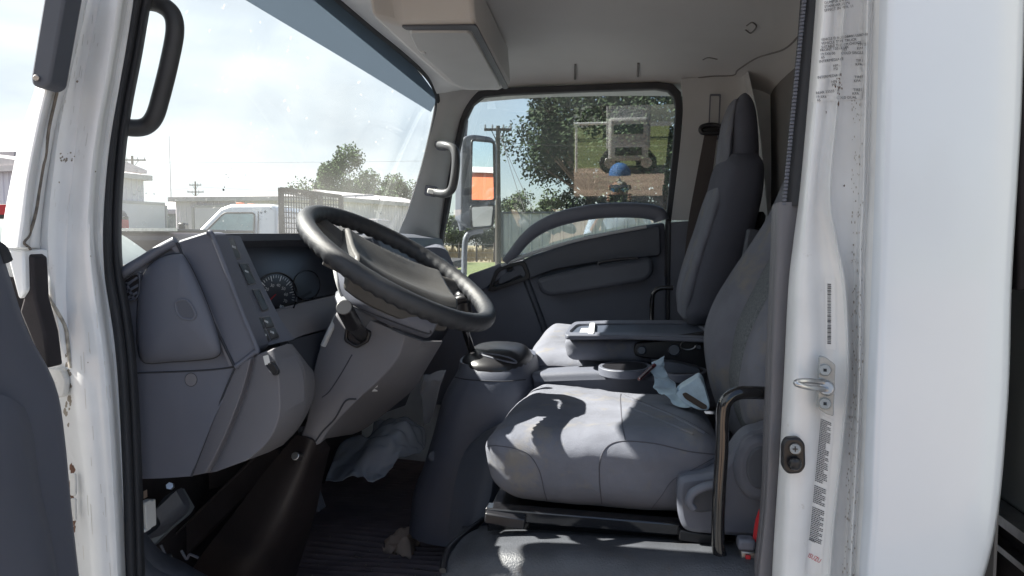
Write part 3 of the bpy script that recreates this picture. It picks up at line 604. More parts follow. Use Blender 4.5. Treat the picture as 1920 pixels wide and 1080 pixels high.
for (x, y) in ((438, 462), (462, 508), (485, 605), (499, 602), (496, 626), (510, 622), (488, 610)):
    for k_ in range(3): dec.append([(x - 3 + k_ * 2.4, y - 2 + k_), (x - 1.6 + k_ * 2.4, y - 2 + k_), (x - 1 + k_ * 2.4, y + 2 + k_), (x - 2.4 + k_ * 2.4, y + 2 + k_)])
decal('switch_marks', dec, tB, M['paper_white'], bz, off=.0075)
cl = patch('instrument_cluster', [[(440, 446, 1.30), (520, 444, 1.45), (640, 442, 1.78)], [(470, 515, 1.30), (560, 515, 1.46), (660, 500, 1.78)], [(500, 588, 1.32), (570, 572, 1.47), (690, 545, 1.78)]], M['dash_dark'], D, n=4, t=.02, dirn=(-1, 0, 0), fn=lambda p: p + Vector((-.05, 0, 0)))
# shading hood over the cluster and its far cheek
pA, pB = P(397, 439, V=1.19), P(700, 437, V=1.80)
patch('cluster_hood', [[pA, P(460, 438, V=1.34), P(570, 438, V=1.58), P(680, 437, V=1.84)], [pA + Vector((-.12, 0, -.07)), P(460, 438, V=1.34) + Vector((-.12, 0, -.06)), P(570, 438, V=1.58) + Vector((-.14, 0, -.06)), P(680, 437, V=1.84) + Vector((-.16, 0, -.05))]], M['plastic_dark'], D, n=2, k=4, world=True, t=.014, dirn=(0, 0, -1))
patch('cowl_light_block', [[(-.80, 1.22, -.05), (-.80, 1.9, -.05), (-.80, 2.66, -.05)], [(-1.04, 1.22, -.17), (-1.0, 1.9, -.17), (-.95, 2.66, -.17)]], M['plastic_dark'], D, n=2, world=True, t=.012, dirn=(0, 0, -1))  # hidden panel added to stop sunlight leaking under the dash
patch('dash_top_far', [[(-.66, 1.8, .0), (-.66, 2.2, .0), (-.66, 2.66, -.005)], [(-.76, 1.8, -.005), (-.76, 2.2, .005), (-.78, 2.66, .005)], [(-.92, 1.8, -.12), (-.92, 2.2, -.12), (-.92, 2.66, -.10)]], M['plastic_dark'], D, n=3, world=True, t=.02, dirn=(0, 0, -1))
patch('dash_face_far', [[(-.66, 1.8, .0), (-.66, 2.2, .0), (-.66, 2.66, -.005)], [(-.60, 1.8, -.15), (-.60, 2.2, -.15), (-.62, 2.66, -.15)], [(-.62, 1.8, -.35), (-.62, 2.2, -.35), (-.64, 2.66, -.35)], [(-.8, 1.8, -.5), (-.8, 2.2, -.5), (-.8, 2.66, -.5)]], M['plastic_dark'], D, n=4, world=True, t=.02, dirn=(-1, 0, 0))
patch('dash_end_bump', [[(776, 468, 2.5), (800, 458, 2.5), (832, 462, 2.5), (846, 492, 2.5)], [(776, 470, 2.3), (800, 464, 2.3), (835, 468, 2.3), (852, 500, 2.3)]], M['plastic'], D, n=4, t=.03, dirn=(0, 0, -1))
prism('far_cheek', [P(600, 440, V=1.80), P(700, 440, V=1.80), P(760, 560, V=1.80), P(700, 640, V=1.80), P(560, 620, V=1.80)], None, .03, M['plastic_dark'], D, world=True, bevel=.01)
# lighter bar under the cluster and the face below it
patch('cluster_bar', [[(500, 590, 1.31), (560, 572, 1.42), (700, 540, 1.72)], [(516, 612, 1.31), (580, 592, 1.42), (720, 560, 1.72)], [(540, 640, 1.31), (590, 622, 1.42), (730, 590, 1.72)]], M['plastic_warm'], D, n=4, t=.015, dirn=(-1, 0, 0))
patch('centre_face', [[(540, 640, 1.32), (600, 624, 1.43), (740, 590, 1.72)], [(560, 680, 1.36), (620, 665, 1.46), (760, 640, 1.74)], [(585, 760, 1.42), (650, 740, 1.52), (780, 700, 1.76)], [(600, 820, 1.48), (650, 800, 1.58), (760, 760, 1.8)]], M['dash_dark'], D, n=4, t=.02, dirn=(-1, 0, 0))
# gauges
tC = bvh(cl); gv = []
gx, gy = 516, 556
def gp(a, r): return (gx + r * (math.cos(a) * 36 + math.sin(a) * 12), gy + r * (-math.sin(a) * 40 + math.cos(a) * 10))
ticks = []
for i in range(33):
    a = R(215 - i * 250 / 32); r0 = .84 if i % 4 else .72; w_ = .012 if i % 4 else .022
    ticks.append([gp(a - w_, r0), gp(a + w_, r0), gp(a + w_, .97), gp(a - w_, .97)])
decal('dial_ticks', ticks, tC, M['paper_white'], cl, off=.0015, V=1.4)
writing('dial_numbers', [(str(i * 10), gp(R(215 - i * 250 / 8), .56)[0] - 5, gp(R(215 - i * 250 / 8), .56)[1] + 3, 6, 15, .9) for i in range(1, 9)], tC, M['paper_white'], cl, off=.0015, V=1.4)
decal('dial_needle', [[(500, 567), (501.5, 569), (518, 552), (517, 551)]], tC, M['red'], cl, off=.004, V=1.4)
tube('dial_ring', [hit(tC, *gp(2 * PI * i / 32, 1.08), .003, 1.4) for i in range(32)], .0018, M['black'], cl, closed=True, sm=False, seg=6)
tube('dial_ring', [hit(tC, 575 + 24 * math.cos(2 * PI * i / 24) + 8 * math.sin(2 * PI * i / 24), 535 - 27 * math.sin(2 * PI * i / 24) + 8 * math.cos(2 * PI * i / 24), .003, 1.5) for i in range(24)], .0015, M['black'], cl, closed=True, sm=False, seg=6)
decal('warning_lamp', [[(563, 556), (583, 545), (585, 549), (566, 560)]], tC, M['black'], cl, off=.003, V=1.4)
# knee panel
kp = patch('knee_panel', [[(441, 690, 1.176), (470, 672, 1.164), (478, 668, 1.176), (488, 664, 1.16), (512, 655, 1.148), (535, 647, 1.2), (545, 648, 1.3)], [(431, 712, 1.176), (462, 705, 1.164), (470, 703, 1.176), (480, 700, 1.16), (520, 690, 1.148), (560, 678, 1.2), (574, 686, 1.3)], [(415, 750, 1.176), (448, 748, 1.164), (457, 747, 1.176), (467, 746, 1.16), (524, 735, 1.148), (570, 715, 1.2), (587, 706, 1.3)], [(396, 796, 1.176), (430, 796, 1.164), (438, 795, 1.176), (450, 795, 1.16), (522, 785, 1.148), (568, 768, 1.2), (585, 750, 1.3)], [(378, 845, 1.176), (406, 848, 1.164), (415, 848, 1.176), (428, 848, 1.16), (500, 830, 1.148), (545, 812, 1.2), (562, 800, 1.3)], [(359, 893, 1.176), (384, 888, 1.164), (393, 887, 1.176), (405, 885, 1.16), (462, 864, 1.148), (505, 848, 1.2), (530, 835, 1.3)]], M['plastic_warm'], D, n=6, k=1, t=.012, dirn=(-.2, 1, .1), bevel=.007, angle=60, seg=3)
tK = bvh(kp)
tube('knee_panel_gap', [P(x, y, V=1.176) for x, y in [(441, 690), (431, 712), (415, 750), (396, 796), (378, 845), (359, 893)]], .0022, M['seam'], D, seg=6)
kf = prism('ignition_key', [hit(tK, x, y, .022) for x, y in rounded([(500, 681), (509, 677), (521, 698), (518, 705), (511, 704)], 3, 3)], None, .010, M['black'], D, world=True, dirn=(0, 1, 0), bevel=.002)
mk('key_barrel', [rcyl(hit(tK, 512, 692, -.005), hit(tK, 512, 692, .016), .007)], M['screw'], kf)
decal('key_tag', [[(493, 668), (503, 665), (507, 682), (497, 685)]], tK, M['white_pl'], kf, off=.022)
tube('key_ring', [hit(tK, x, y, .02) for x, y in [(500, 684), (506, 692), (514, 700), (520, 694), (512, 682)]], .002, M['black'], kf, seg=6)

# ---- steering column and wheel
SC = seclofted.__name__ and patch('column_cover', [[(640, 566, 1.46), (632, 585, 1.40), (668, 590, 1.385), (712, 606, 1.385), (760, 628, 1.385), (792, 640, 1.42), (830, 640, 1.60)],
                            [(620, 600, 1.46), (606, 640, 1.395), (655, 640, 1.38), (700, 655, 1.38), (745, 672, 1.38), (770, 680, 1.42), (800, 690, 1.60)],
                            [(600, 650, 1.46), (590, 690, 1.395), (630, 690, 1.38), (672, 700, 1.38), (708, 715, 1.38), (735, 720, 1.42), (775, 730, 1.60)],
                            [(590, 720, 1.46), (583, 755, 1.395), (612, 745, 1.38), (645, 740, 1.38), (672, 748, 1.38), (690, 745, 1.42), (740, 760, 1.60)],
                            [(575, 790, 1.46), (570, 808, 1.395), (586, 804, 1.385), (604, 800, 1.385), (622, 800, 1.39), (640, 795, 1.42), (690, 800, 1.60)],
                            [(560, 815, 1.46), (556, 826, 1.40), (575, 832, 1.39), (590, 836, 1.39), (600, 832, 1.39), (612, 822, 1.42), (660, 815, 1.60)]], M['plastic_warm'], T, n=5, k=1, t=.03, dirn=(-.2, 1, -.1), bevel=.006, angle=60, seg=3)
tS = bvh(SC)
seam('cover_split', [(604, 745), (618, 733), (640, 700), (660, 665)], tS, M['seam'], SC, r=.001)
seam('cover_split', [(590, 830), (606, 808), (628, 785), (648, 752), (668, 748)], tS, M['seam'], SC, r=.0018)
tube('cover_lit_edge', [hit(tS, x, y, .001) for x, y in [(606, 648), (622, 614), (640, 578)]], .006, M['trim_light'], SC, seg=8)  # pale tube paints the sunlit strip on the cover edge
decal('warning_sticker', [[(697, 734), (708, 722), (708, 734)]], tS, M['paper_white'], SC, off=.001, V=1.45)
# upper shroud under the wheel
us = patch('upper_shroud', [[(625, 500, 1.42), (660, 515, 1.37), (740, 545, 1.36), (822, 600, 1.38)], [(632, 535, 1.40), (668, 548, 1.35), (740, 580, 1.345), (815, 614, 1.37)],
                            [(644, 562, 1.40), (672, 572, 1.35), (735, 600, 1.345), (806, 630, 1.37)], [(650, 572, 1.42), (680, 585, 1.37), (735, 612, 1.37), (798, 634, 1.39)]], M['plastic'], SC, n=5, t=.02, dirn=(0, 1, .1))
tU = bvh(us)
seam('shroud_split', [(646, 566), (672, 577), (735, 602), (800, 625), (808, 620)], tU, M['seam'], SC, r=.0018)
tube('shroud_lit_edge', [hit(tU, x, y, .0) for x, y in [(628, 502), (634, 530), (645, 562)]], .005, M['trim_light'], SC, seg=8)  # pale colour stands in for sun catching the shroud edge
# stalk, pointing at the door
st = tube('indicator_stalk', [P(688, 635, V=1.43), P(676, 626, V=1.37), P(662, 608, V=1.31), P(652, 592, V=1.275)], .0135, M['black'], SC, seg=16, sm=False)
mk('stalk_knob', [rcyl(P(662, 608, V=1.31), P(645, 576, V=1.25), .0155, .0150, seg=20)], M['black'], SC, bevel=.0015)
tube('knob_ring', [P(659, 603, V=1.30) + (Vector((1, .1, -.6)).normalized() * math.cos(a * PI / 10) + Vector((0.05, .2, 1)).normalized() * math.sin(a * PI / 10)) * .0 for a in range(3)], .0001, M['black'], SC) if False else None
so = ring('stalk_socket', rounded([(646, 612), (664, 608), (694, 622), (690, 642), (668, 654), (644, 640)], 6), rounded([(652, 616), (664, 613), (688, 625), (685, 638), (668, 648), (650, 636)], 5), 1.372, .02, M['black'], SC, bevel=.002)
prism('socket_floor', rounded([(649, 614), (664, 610), (691, 624), (687, 640), (668, 651), (647, 638)], 6), 1.378, .004, M['matt_black'], so, bevel=0)
# far stalk
tube('wiper_stalk', [P(x, y, V=1.72) for x, y in [(830, 590), (845, 572), (862, 562), (876, 560)]], .011, M['black'], SC, seg=10)

WC = Vector((-.442, 1.434, -.058)); wt = .548; wro = .061
e1 = Vector((math.cos(wt), 0, -math.sin(wt))); e2 = Vector((0, math.cos(wro), math.sin(wro))); e2 = (e2 - e1 * e1.dot(e2)).normalized(); en = e1.cross(e2)
def WPt(a, b, h=0): return WC + e1 * a + e2 * b + en * h
def rim_r(a, b):
    g = 1.0
    un = max(0, -math.sin(b)) + .2 * max(0, -math.cos(b))
    return .0172 * (1 + .08 * un * math.sin(a * 58))
vs, fs = [], []; NA, NB = 360, 18
for i in range(NA):
    a = 2 * PI * i / NA
    for j in range(NB):
        b = 2 * PI * j / NB; r_ = rim_r(a, b)
        q = .203 + r_ * math.cos(b); vs.append(WPt(math.cos(a) * q, math.sin(a) * q, r_ * 1.05 * math.sin(b)))
for i in range(NA):
    for j in range(NB):
        a = i * NB + j; b = i * NB + (j + 1) % NB; c = ((i + 1) % NA) * NB; fs.append((a, b, c + (j + 1) % NB, c + j))
SWE = empty('steering_wheel', WC - WLOC[T.name]); SWE.parent = T; WLOC[SWE.name] = WC.copy()
finish('wheel_rim', vs, fs, M['rim'], SWE, angle=80)
# hub pad: a block turned with the wheel, its top dished, ridge along the far edge
hr_ = R(33); hu = lambda u, v: (u * math.cos(hr_) - v * math.sin(hr_), u * math.sin(hr_) + v * math.cos(hr_))
def HP(u, v, h=0): a, b = hu(u, v); return WPt(a, b, h)
def hubtop(u, v): return .000 + .010 * (abs(u) / .115) ** 3 - .014 * math.exp(-((v + .02) / .05) ** 2) * (1 - (u / .12) ** 2)
rows = []
for i in range(9):
    u = -.112 + i * .224 / 8; e_ = abs(u) / .112
    lo_, hi_ = -.118 + .012 * e_ ** 4, .112 - .008 * e_ ** 4
    rows.append([HP(u, lo_ + (hi_ - lo_) * k_ / 8, hubtop(u, lo_ + (hi_ - lo_) * k_ / 8) - (.012 if k_ in (0, 8) else 0)) for k_ in range(9)])
hub = patch('hub_pad', rows, M['hub'], SWE, n=4, world=True, t=.055, dirn=-en, bevel=.008)
for (u0, v0, ra) in ((.085, .085, R(64)), (.09, -.08, R(-14)), (-.085, -.09, R(-118)), (-.09, .07, R(176))):
    p0 = hu(u0, v0); p1 = (.192 * math.cos(ra), .192 * math.sin(ra)); d_ = Vector((p1[0] - p0[0], p1[1] - p0[1])).normalized(); nn_ = Vector((-d_.y, d_.x)); rws = []
    for k_ in range(4):
        t_ = k_ / 3; cxx = p0[0] + (p1[0] - p0[0]) * t_; cyy = p0[1] + (p1[1] - p0[1]) * t_; wd = .036 - .014 * math.sin(t_ * PI * .6); hh = -.008 + .006 * t_
        rws.append([WPt(cxx - nn_.x * wd, cyy - nn_.y * wd, hh - .010), WPt(cxx, cyy, hh), WPt(cxx + nn_.x * wd, cyy + nn_.y * wd, hh - .010)])
    patch('spoke', rws, M['hub'], SWE, n=4, world=True, t=.014, dirn=-en)
# raised maker's word on the pad
tv, tf = text2d('ISUZU', .030); xm = max(v.x for v in tv)
vv = [HP((v.x - xm / 2) * .85, .058 + v.y * .7, hubtop((v.x - xm / 2) * .85, .058 + v.y * .7) + .004) for v in tv]
finish('hub_lettering', vv, tf, M['screw'], hub, fix=False)
mk('column_shaft', [rcyl(WPt(0, 0, -.05), WPt(-.02, 0, -.13), .05, .07, seg=20)], M['plastic_dark'], SC, bevel=.004)

# ---- gear lever console
gc = seclofted('gear_console', [(690, 842, 984, .03), (712, 838, 990, .01), (760, 812, 1000), (820, 795, 1010), (900, 772, 1030), (960, 750, 1040), (1030, 742, 1050)], 1.74, 2.10, M['plastic_mid'], T, ex=3.2, ns=4)
tG = bvh(gc)
seam('console_crease', [(838, 704), (880, 712), (940, 715), (985, 712)], tG, M['seam'], gc, r=.0015)
cbt = mk('console_bolt', [rcyl(hit(tG, 812, 855, -.002), hit(tG, 812, 855, .006), .014, .012)], M['plastic_dark'], gc, bevel=.002)
patch('side_duct', [[(905, 815, 1.66), (945, 795, 1.64), (960, 800, 1.7)], [(870, 850, 1.64), (930, 850, 1.6), (960, 850, 1.7)], [(850, 920, 1.62), (920, 930, 1.58), (960, 930, 1.7)], [(838, 1010, 1.6), (900, 990, 1.56), (960, 990, 1.7)]], M['plastic_dark'], gc, n=5, t=.03)
bt = seclofted('shift_boot', [(712, 846, 986), (690, 850, 986), (676, 858, 980, .02), (664, 872, 968, .05), (659, 890, 950, .08)], 1.76, 2.02, M['black'], gc, ex=2.6, ns=4)
tT = bvh(bt)
sl = [(900, 663), (935, 666), (960, 673), (968, 680), (950, 678), (915, 669)]
tube('shift_gate', [hit(tT, x, y, .001) for x, y in sl], .0025, M['plastic'], bt, closed=True, seg=8)
lv = tube('gear_lever', [P(888, 668, V=1.84), P(882, 650, V=1.83), P(873, 620, V=1.81), P(866, 590, V=1.80)], .0095, M['gloss_black'], T, seg=14)
cush('lever_knob', [P(852, 600, V=1.77), P(888, 600, V=1.77), P(888, 600, V=1.83), P(852, 600, V=1.83), P(850, 545, V=1.77), P(880, 545, V=1.77), P(880, 545, V=1.83), P(850, 545, V=1.83)], M['black'], lv, r=.02, N=10)

# ---- seats
def seat_fn(p, u, v, s_):
    # dished middle, creased side bolsters
    if s_ > .5:
        p = p + Vector((0, 0, -.012 * math.exp(-((v - .5) / .25) ** 2) * math.sin(PI * min(1, max(0, u))) * (s_ - .5) * 2))
        p = p + Vector((0, 0, .006 * noise.noise(p * 9) + .0028 * abs(noise.noise(Vector((p.x * 30, p.y * 12, 3)))) + .0015 * noise.noise(p * 38)))
    if v < .35: p = p + Vector((0, -.006 * noise.noise(Vector((p.x * 16, 2, p.z * 7))) - .003 * abs(noise.noise(Vector((p.x * 34, p.z * 12, 5)))), 0))
    return p
ds = empty('driver_seat', (0, 1.5, -.5)); ds.location = Vector((0, 1.5, -.5)) - WLOC[T.name]; ds.parent = T; WLOC[ds.name] = Vector((0, 1.5, -.5))
# bottom near-front, near-rear, far-rear, far-front / top
dc = cush('seat_cushion', [P(922, 940, V=1.27), P(1345, 978, V=1.27), P(1290, 850, V=1.78), P(985, 860, V=1.78), P(893, 812, V=1.245), P(1360, 818, V=1.245), P(1325, 745, V=1.80), P(988, 712, V=1.80)], M['fabric'], ds, r=.055, N=52, puff=(.012, .008, .014), fn=seat_fn)
tQ = bvh(dc)
seam('cushion_seam', [(1130, 960), (1124, 900), (1126, 860), (1140, 836), (1170, 827), (1230, 832), (1290, 846), (1340, 852)], tQ, M['seat_seam'], dc, r=.0010)
seam('cushion_seam', [(903, 838), (935, 836), (985, 848), (1010, 880), (1020, 920), (1028, 948)], tQ, M['seat_seam'], dc, r=.0008)
seam('cushion_seam', [(1172, 824), (1166, 790), (1163, 750), (1164, 738)], tQ, M['seat_seam'], dc, r=.0010)
seam('cushion_seam', [(1130, 708), (1160, 735), (1220, 760), (1290, 790), (1330, 815)], tQ, M['seat_seam'], dc, r=.0010)
seam('cushion_seam', [(1340, 858), (1300, 880), (1262, 900), (1240, 930), (1215, 962)], tQ, M['seat_seam'], dc, r=.0007)
for q in ([(1180, 765), (1230, 785), (1300, 815)], [(1185, 750), (1260, 780), (1320, 812)]):
    seam('cushion_fold', q, tQ, M['fabric'], dc, r=.0028)
# backrest: far bolster, centre panel, near bolster
bk = empty('backrest', (.25, 1.5, 0)); bk.location = Vector((.25, 1.5, 0)) - WLOC[ds.name]; bk.parent = ds; WLOC[bk.name] = Vector((.25, 1.5, 0))
seclofted('outer_bolster', [(860, 1405, 1500, .02), (820, 1372, 1490), (760, 1350, 1490), (700, 1338, 1495), (640, 1336, 1505), (580, 1356, 1520), (520, 1392, 1540), (450, 1440, 1570), (380, 1482, 1590), (250, 1535, 1620), (150, 1560, 1640, .03)], 1.52, 1.78, M['fabric'], bk, ex=2.6, ns=4)
seclofted('centre_panel', [(900, 1450, 1540, .02), (820, 1402, 1540), (740, 1384, 1540), (680, 1390, 1545), (620, 1402, 1550), (560, 1430, 1560), (500, 1462, 1580), (430, 1500, 1600), (300, 1550, 1640)], 1.40, 1.56, M['fabric_tex'], bk, ex=5, ns=4)
seclofted('near_bolster', [(812, 1408, 1500, .02), (780, 1403, 1520), (740, 1402, 1540), (690, 1410, 1550), (640, 1425, 1560), (580, 1455, 1570), (500, 1500, 1600), (400, 1550, 1640)], 1.26, 1.42, M['fabric'], bk, ex=2.4, ns=4)
# recliner cover, knob and lever
rcv = prism('recliner_cover', smooth2([(1272, 905), (1285, 895), (1320, 890), (1352, 880), (1372, 850), (1395, 820), (1425, 808), (1470, 810), (1480, 1000), (1400, 1008), (1340, 1004), (1290, 998), (1274, 975), (1270, 940)], 4), 1.225, .06, M['plastic'], ds, bevel=.012)
kn = [(1424 + 46 * math.cos(a * PI / 16), 880 + 62 * math.sin(a * PI / 16)) for a in range(32)]
prism('recliner_knob', kn, 1.208, .03, M['plastic'], rcv, bevel=.01)
prism('knob_face', [(1427 + (x - 1424) * .62, 878 + (y - 880) * .66) for x, y in kn], 1.205, .01, M['plastic_dark'], rcv, bevel=.004)
tube('recline_lever', [P(x, y, V=1.205) for x, y in [(1345, 908), (1318, 914), (1298, 925), (1292, 942), (1300, 955)]], .008, M['plastic'], rcv, seg=10, flat=.7)
prism('lever_shadow_plate', smooth2([(1290, 925), (1345, 905), (1362, 930), (1350, 955), (1300, 960)], 3), 1.2215, .01, M['plastic_dark'], rcv, bevel=.004)  # dark plate paints the shade behind the lever
sr = mk('seat_rail', [rbar(P(912, 958, V=1.27), P(1275, 988, V=1.27), .03, .022), rbar(P(980, 972, V=1.262), P(1272, 996, V=1.262), .01, .012), rbar(P(912, 952, V=1.7), P(1275, 975, V=1.7), .03, .03), rbox((-.24, 1.30, -.56), (.2, 1.75, -.50))], M['gloss_black'], ds, bevel=.003)
mk('rail_foot', [rbar(P(910, 968, V=1.25), P(985, 980, V=1.25), .02, .02)], M['black'], ds, bevel=.003); mk('rail_foot', [rbar(P(1272, 1000, V=1.25), P(1345, 1010, V=1.25), .02, .02)], M['black'], ds, bevel=.003)
# black grab rail by the seat
tube('seat_grab_rail', [P(x, y, V=v) for x, y, v in [(1448, 738, 1.20), (1410, 736, 1.19), (1382, 738, 1.185), (1362, 752, 1.18), (1355, 780, 1.18), (1353, 850, 1.18), (1348, 930, 1.18), (1346, 1000, 1.18), (1350, 1040, 1.18), (1366, 1066, 1.185), (1400, 1082, 1.19), (1440, 1092, 1.2)]], .0105, M['gloss_black'], T, seg=18, n=8)
# vinyl-covered box the seat stands on
vb = patch('seat_pedestal', [[(868, 985, 1.62), (980, 985, 1.62), (1120, 992, 1.62), (1250, 998, 1.62), (1440, 1010, 1.62)], [(862, 995, 1.34), (975, 988, 1.34), (1120, 996, 1.34), (1270, 1005, 1.34), (1440, 1015, 1.34)],
                             [(835, 1035, 1.22), (930, 1020, 1.2), (1090, 1022, 1.19), (1250, 1030, 1.19), (1440, 1040, 1.19)], [(828, 1075, 1.17), (930, 1062, 1.145), (1090, 1065, 1.135), (1250, 1075, 1.135), (1440, 1080, 1.14)],
                             [(824, 1150, 1.15), (930, 1150, 1.125), (1090, 1150, 1.12), (1250, 1150, 1.12), (1440, 1150, 1.12)]], M['vinyl'], T, n=8, t=.03, dirn=(0, .5, -1))
box('engine_box', (-.22, 1.26, -.9), (.52, 2.66, -.585), M['plastic_dark'], T, bevel=.03)
tube('pedestal_piping', [P(x, y, V=v) for x, y, v in [(905, 975, 1.40), (880, 995, 1.32), (850, 1020, 1.24), (836, 1040, 1.20), (830, 1070, 1.165)]], .006, M['black'], T, seg=8)
# seat belt and buckle low by the pillar
bb = empty('driver_belt_buckle', P(1405, 1030, V=1.17) - WLOC[T.name]); bb.parent = T; WLOC[bb.name] = P(1405, 1030, V=1.17)
mk('buckle', [rbox(P(1388, 1062, V=1.17), P(1420, 1034, V=1.17) + Vector((0, .02, 0)))], M['screw'], bb, bevel=.004)
mk('buckle_cover', [rbox(P(1384, 1034, V=1.165), P(1418, 1014, V=1.165) + Vector((0, .025, 0)))], M['plastic'], bb, bevel=.005)
mk('release_button', [rbox(P(1398, 1056, V=1.166), P(1408, 1042, V=1.166) + Vector((0, .004, 0)))], M['red'], bb, bevel=.001)
patch('belt_webbing', [[(1417, 975, 1.175), (1424, 955, 1.175)], [(1413, 1000, 1.175), (1424, 990, 1.175)], [(1412, 1018, 1.175), (1424, 1014, 1.175)]], M['red'], bb, n=3, k=1, t=.003)

# passenger seat
ps = empty('passenger_seat', (0, 2.25, -.5)); ps.location = Vector((0, 2.25, -.5)) - WLOC[T.name]; ps.parent = T; WLOC[ps.name] = Vector((0, 2.25, -.5))
pc = cush('seat_cushion', [P(990, 715, V=1.99), P(1330, 715, V=1.99), P(1330, 690, V=2.5), P(1010, 690, V=2.5), P(984, 668, V=1.99), P(1330, 668, V=1.99), P(1320, 622, V=2.5), P(1022, 600, V=2.5)], M['fabric'], ps, r=.06, N=22, puff=(.01, .006, .012), fn=seat_fn)
tP = bvh(pc)
seam('cushion_seam', [(990, 690), (1020, 686), (1060, 688), (1085, 700)], tP, M['seat_seam'], pc, r=.0016)
pb = seclofted('seat_back', [(612, 1290, 1350, .03), (590, 1284, 1362), (560, 1289, 1378), (520, 1297, 1400), (480, 1308, 1414), (430, 1324, 1428), (380, 1340, 1440), (340, 1349, 1446), (305, 1358, 1446, .01), (284, 1368, 1438, .04)], 2.06, 2.46, M['fabric_shaded'], ps, ex=3.2, ns=4)
seclofted('seat_face', [(600, 1282, 1300, .03), (560, 1280, 1306), (520, 1288, 1318), (470, 1304, 1330), (430, 1318, 1346), (380, 1334, 1360), (350, 1344, 1366, .03)], 2.09, 2.43, M['fabric'], ps, ex=3.0, ns=4)  # front in lighter fabric, stands in for light falling on it
hr = seclofted('headrest', [(345, 1362, 1410, .03), (320, 1362, 1432), (280, 1367, 1434), (230, 1372, 1431), (195, 1380, 1426, .01), (176, 1390, 1418, .03), (166, 1398, 1410, .06)], 2.10, 2.38, M['fabric_shaded'], ps, ex=2.6, ns=4)
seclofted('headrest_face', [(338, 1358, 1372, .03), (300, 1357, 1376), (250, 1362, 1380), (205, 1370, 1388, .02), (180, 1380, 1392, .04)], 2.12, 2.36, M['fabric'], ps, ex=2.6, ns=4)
tube('seat_side_rail', [P(x, y, V=2.5) for x, y in [(1262, 540), (1240, 540), (1228, 546), (1223, 560), (1222, 600)]], .008, M['gloss_black'], ps, seg=10)
mk('belt_stalk', [rbar(P(1400, 500, V=2.0), P(1412, 430, V=2.0), .03, .03)], M['plastic_dark'], ps, bevel=.006)
mk('back_frame', [rbar(P(1398, 560, V=2.2), P(1425, 400, V=2.3), .03, .03), rbar(P(1405, 432, V=2.2), P(1450, 440, V=2.2), .02, .02)], M['black'], T, bevel=.004)

# folded middle seat with its tray
ms = empty('middle_seat', (.05, 2.0, -.45)); ms.location = Vector((.05, 2.0, -.45)) - WLOC[T.name]; ms.parent = T; WLOC[ms.name] = Vector((.05, 2.0, -.45))
mb = cush('folded_backrest', [P(1062, 676, V=1.90), P(1345, 688, V=1.90), P(1340, 660, V=2.16), P(1085, 655, V=2.16), P(1056, 634, V=1.90), P(1345, 636, V=1.90), P(1340, 612, V=2.17), P(1076, 610, V=2.17)], M['fabric'], ms, r=.022, N=16, puff=(.004, .004, 0))
tray_o = rounded([(1056, 628), (1074, 603), (1150, 600), (1250, 600), (1312, 600), (1334, 622), (1334, 634), (1180, 628)], 9, 4)
tray_i = [(1195 + (x - 1195) * .93, 614 + (y - 614) * .62) for x, y in tray_o]
tz = P(1150, 628, V=1.90).z + .006
tro = [P(x, y, Z=tz) for x, y in tray_o]; tri = [P(x, y, Z=tz) for x, y in tray_i]
tr = ring('tray', tro, tri, None, .012, M['plastic'], ms, world=True, dirn=(0, 0, -1), bevel=.003)
prism('tray_floor', [p + Vector((0, 0, -.006)) for p in tri], None, .004, mat('tray_plastic', (.06, .072, .10), .45), tr, world=True, dirn=(0, 0, -1), bevel=0)
prism('tray_divider', [P(x, y, Z=tz + .002) for x, y in rounded([(1102, 624), (1106, 605), (1116, 605), (1114, 625)], 2)], None, .01, M['trim_light'], tr, world=True, dirn=(0, 0, -1), bevel=.002)
prism('tray_cup', [P(x, y, Z=tz - .001) for x, y in rounded([(1086, 624), (1090, 615), (1106, 615), (1104, 625)], 2)], None, .008, M['trim_light'], tr, world=True, dirn=(0, 0, -1), bevel=.002)
tube('tray_band', [P(x, y, V=1.885) for x, y in [(1120, 628), (1180, 629), (1225, 632), (1270, 630), (1330, 622)]], .0035, M['black'], ms, seg=8)
hg = prism('hinge_bracket', smooth2([(1190, 664), (1189, 650), (1200, 642), (1250, 637), (1325, 628), (1330, 690), (1300, 690), (1240, 676), (1200, 670)], 4), 1.875, .02, M['black'], ms, bevel=.004)
for x, y, r_ in ((1203, 657, 9), (1264, 656, 12), (1310, 650, 6)):
    mk('hinge_bolt', [rcyl(P(x, y, V=1.876), P(x, y, V=1.868), r_ / FPX * 1.87, r_ / FPX * 1.7)], M['dash_dark'], hg, bevel=.002)
tube('hinge_spring', [P(1290 + 14 * math.cos(a), 648 + 7 * math.sin(a) * (1 + .2 * a / 3), V=1.868 - .001 * a) for a in [i * .4 for i in range(14)]], .0018, M['screw'], hg, seg=6)
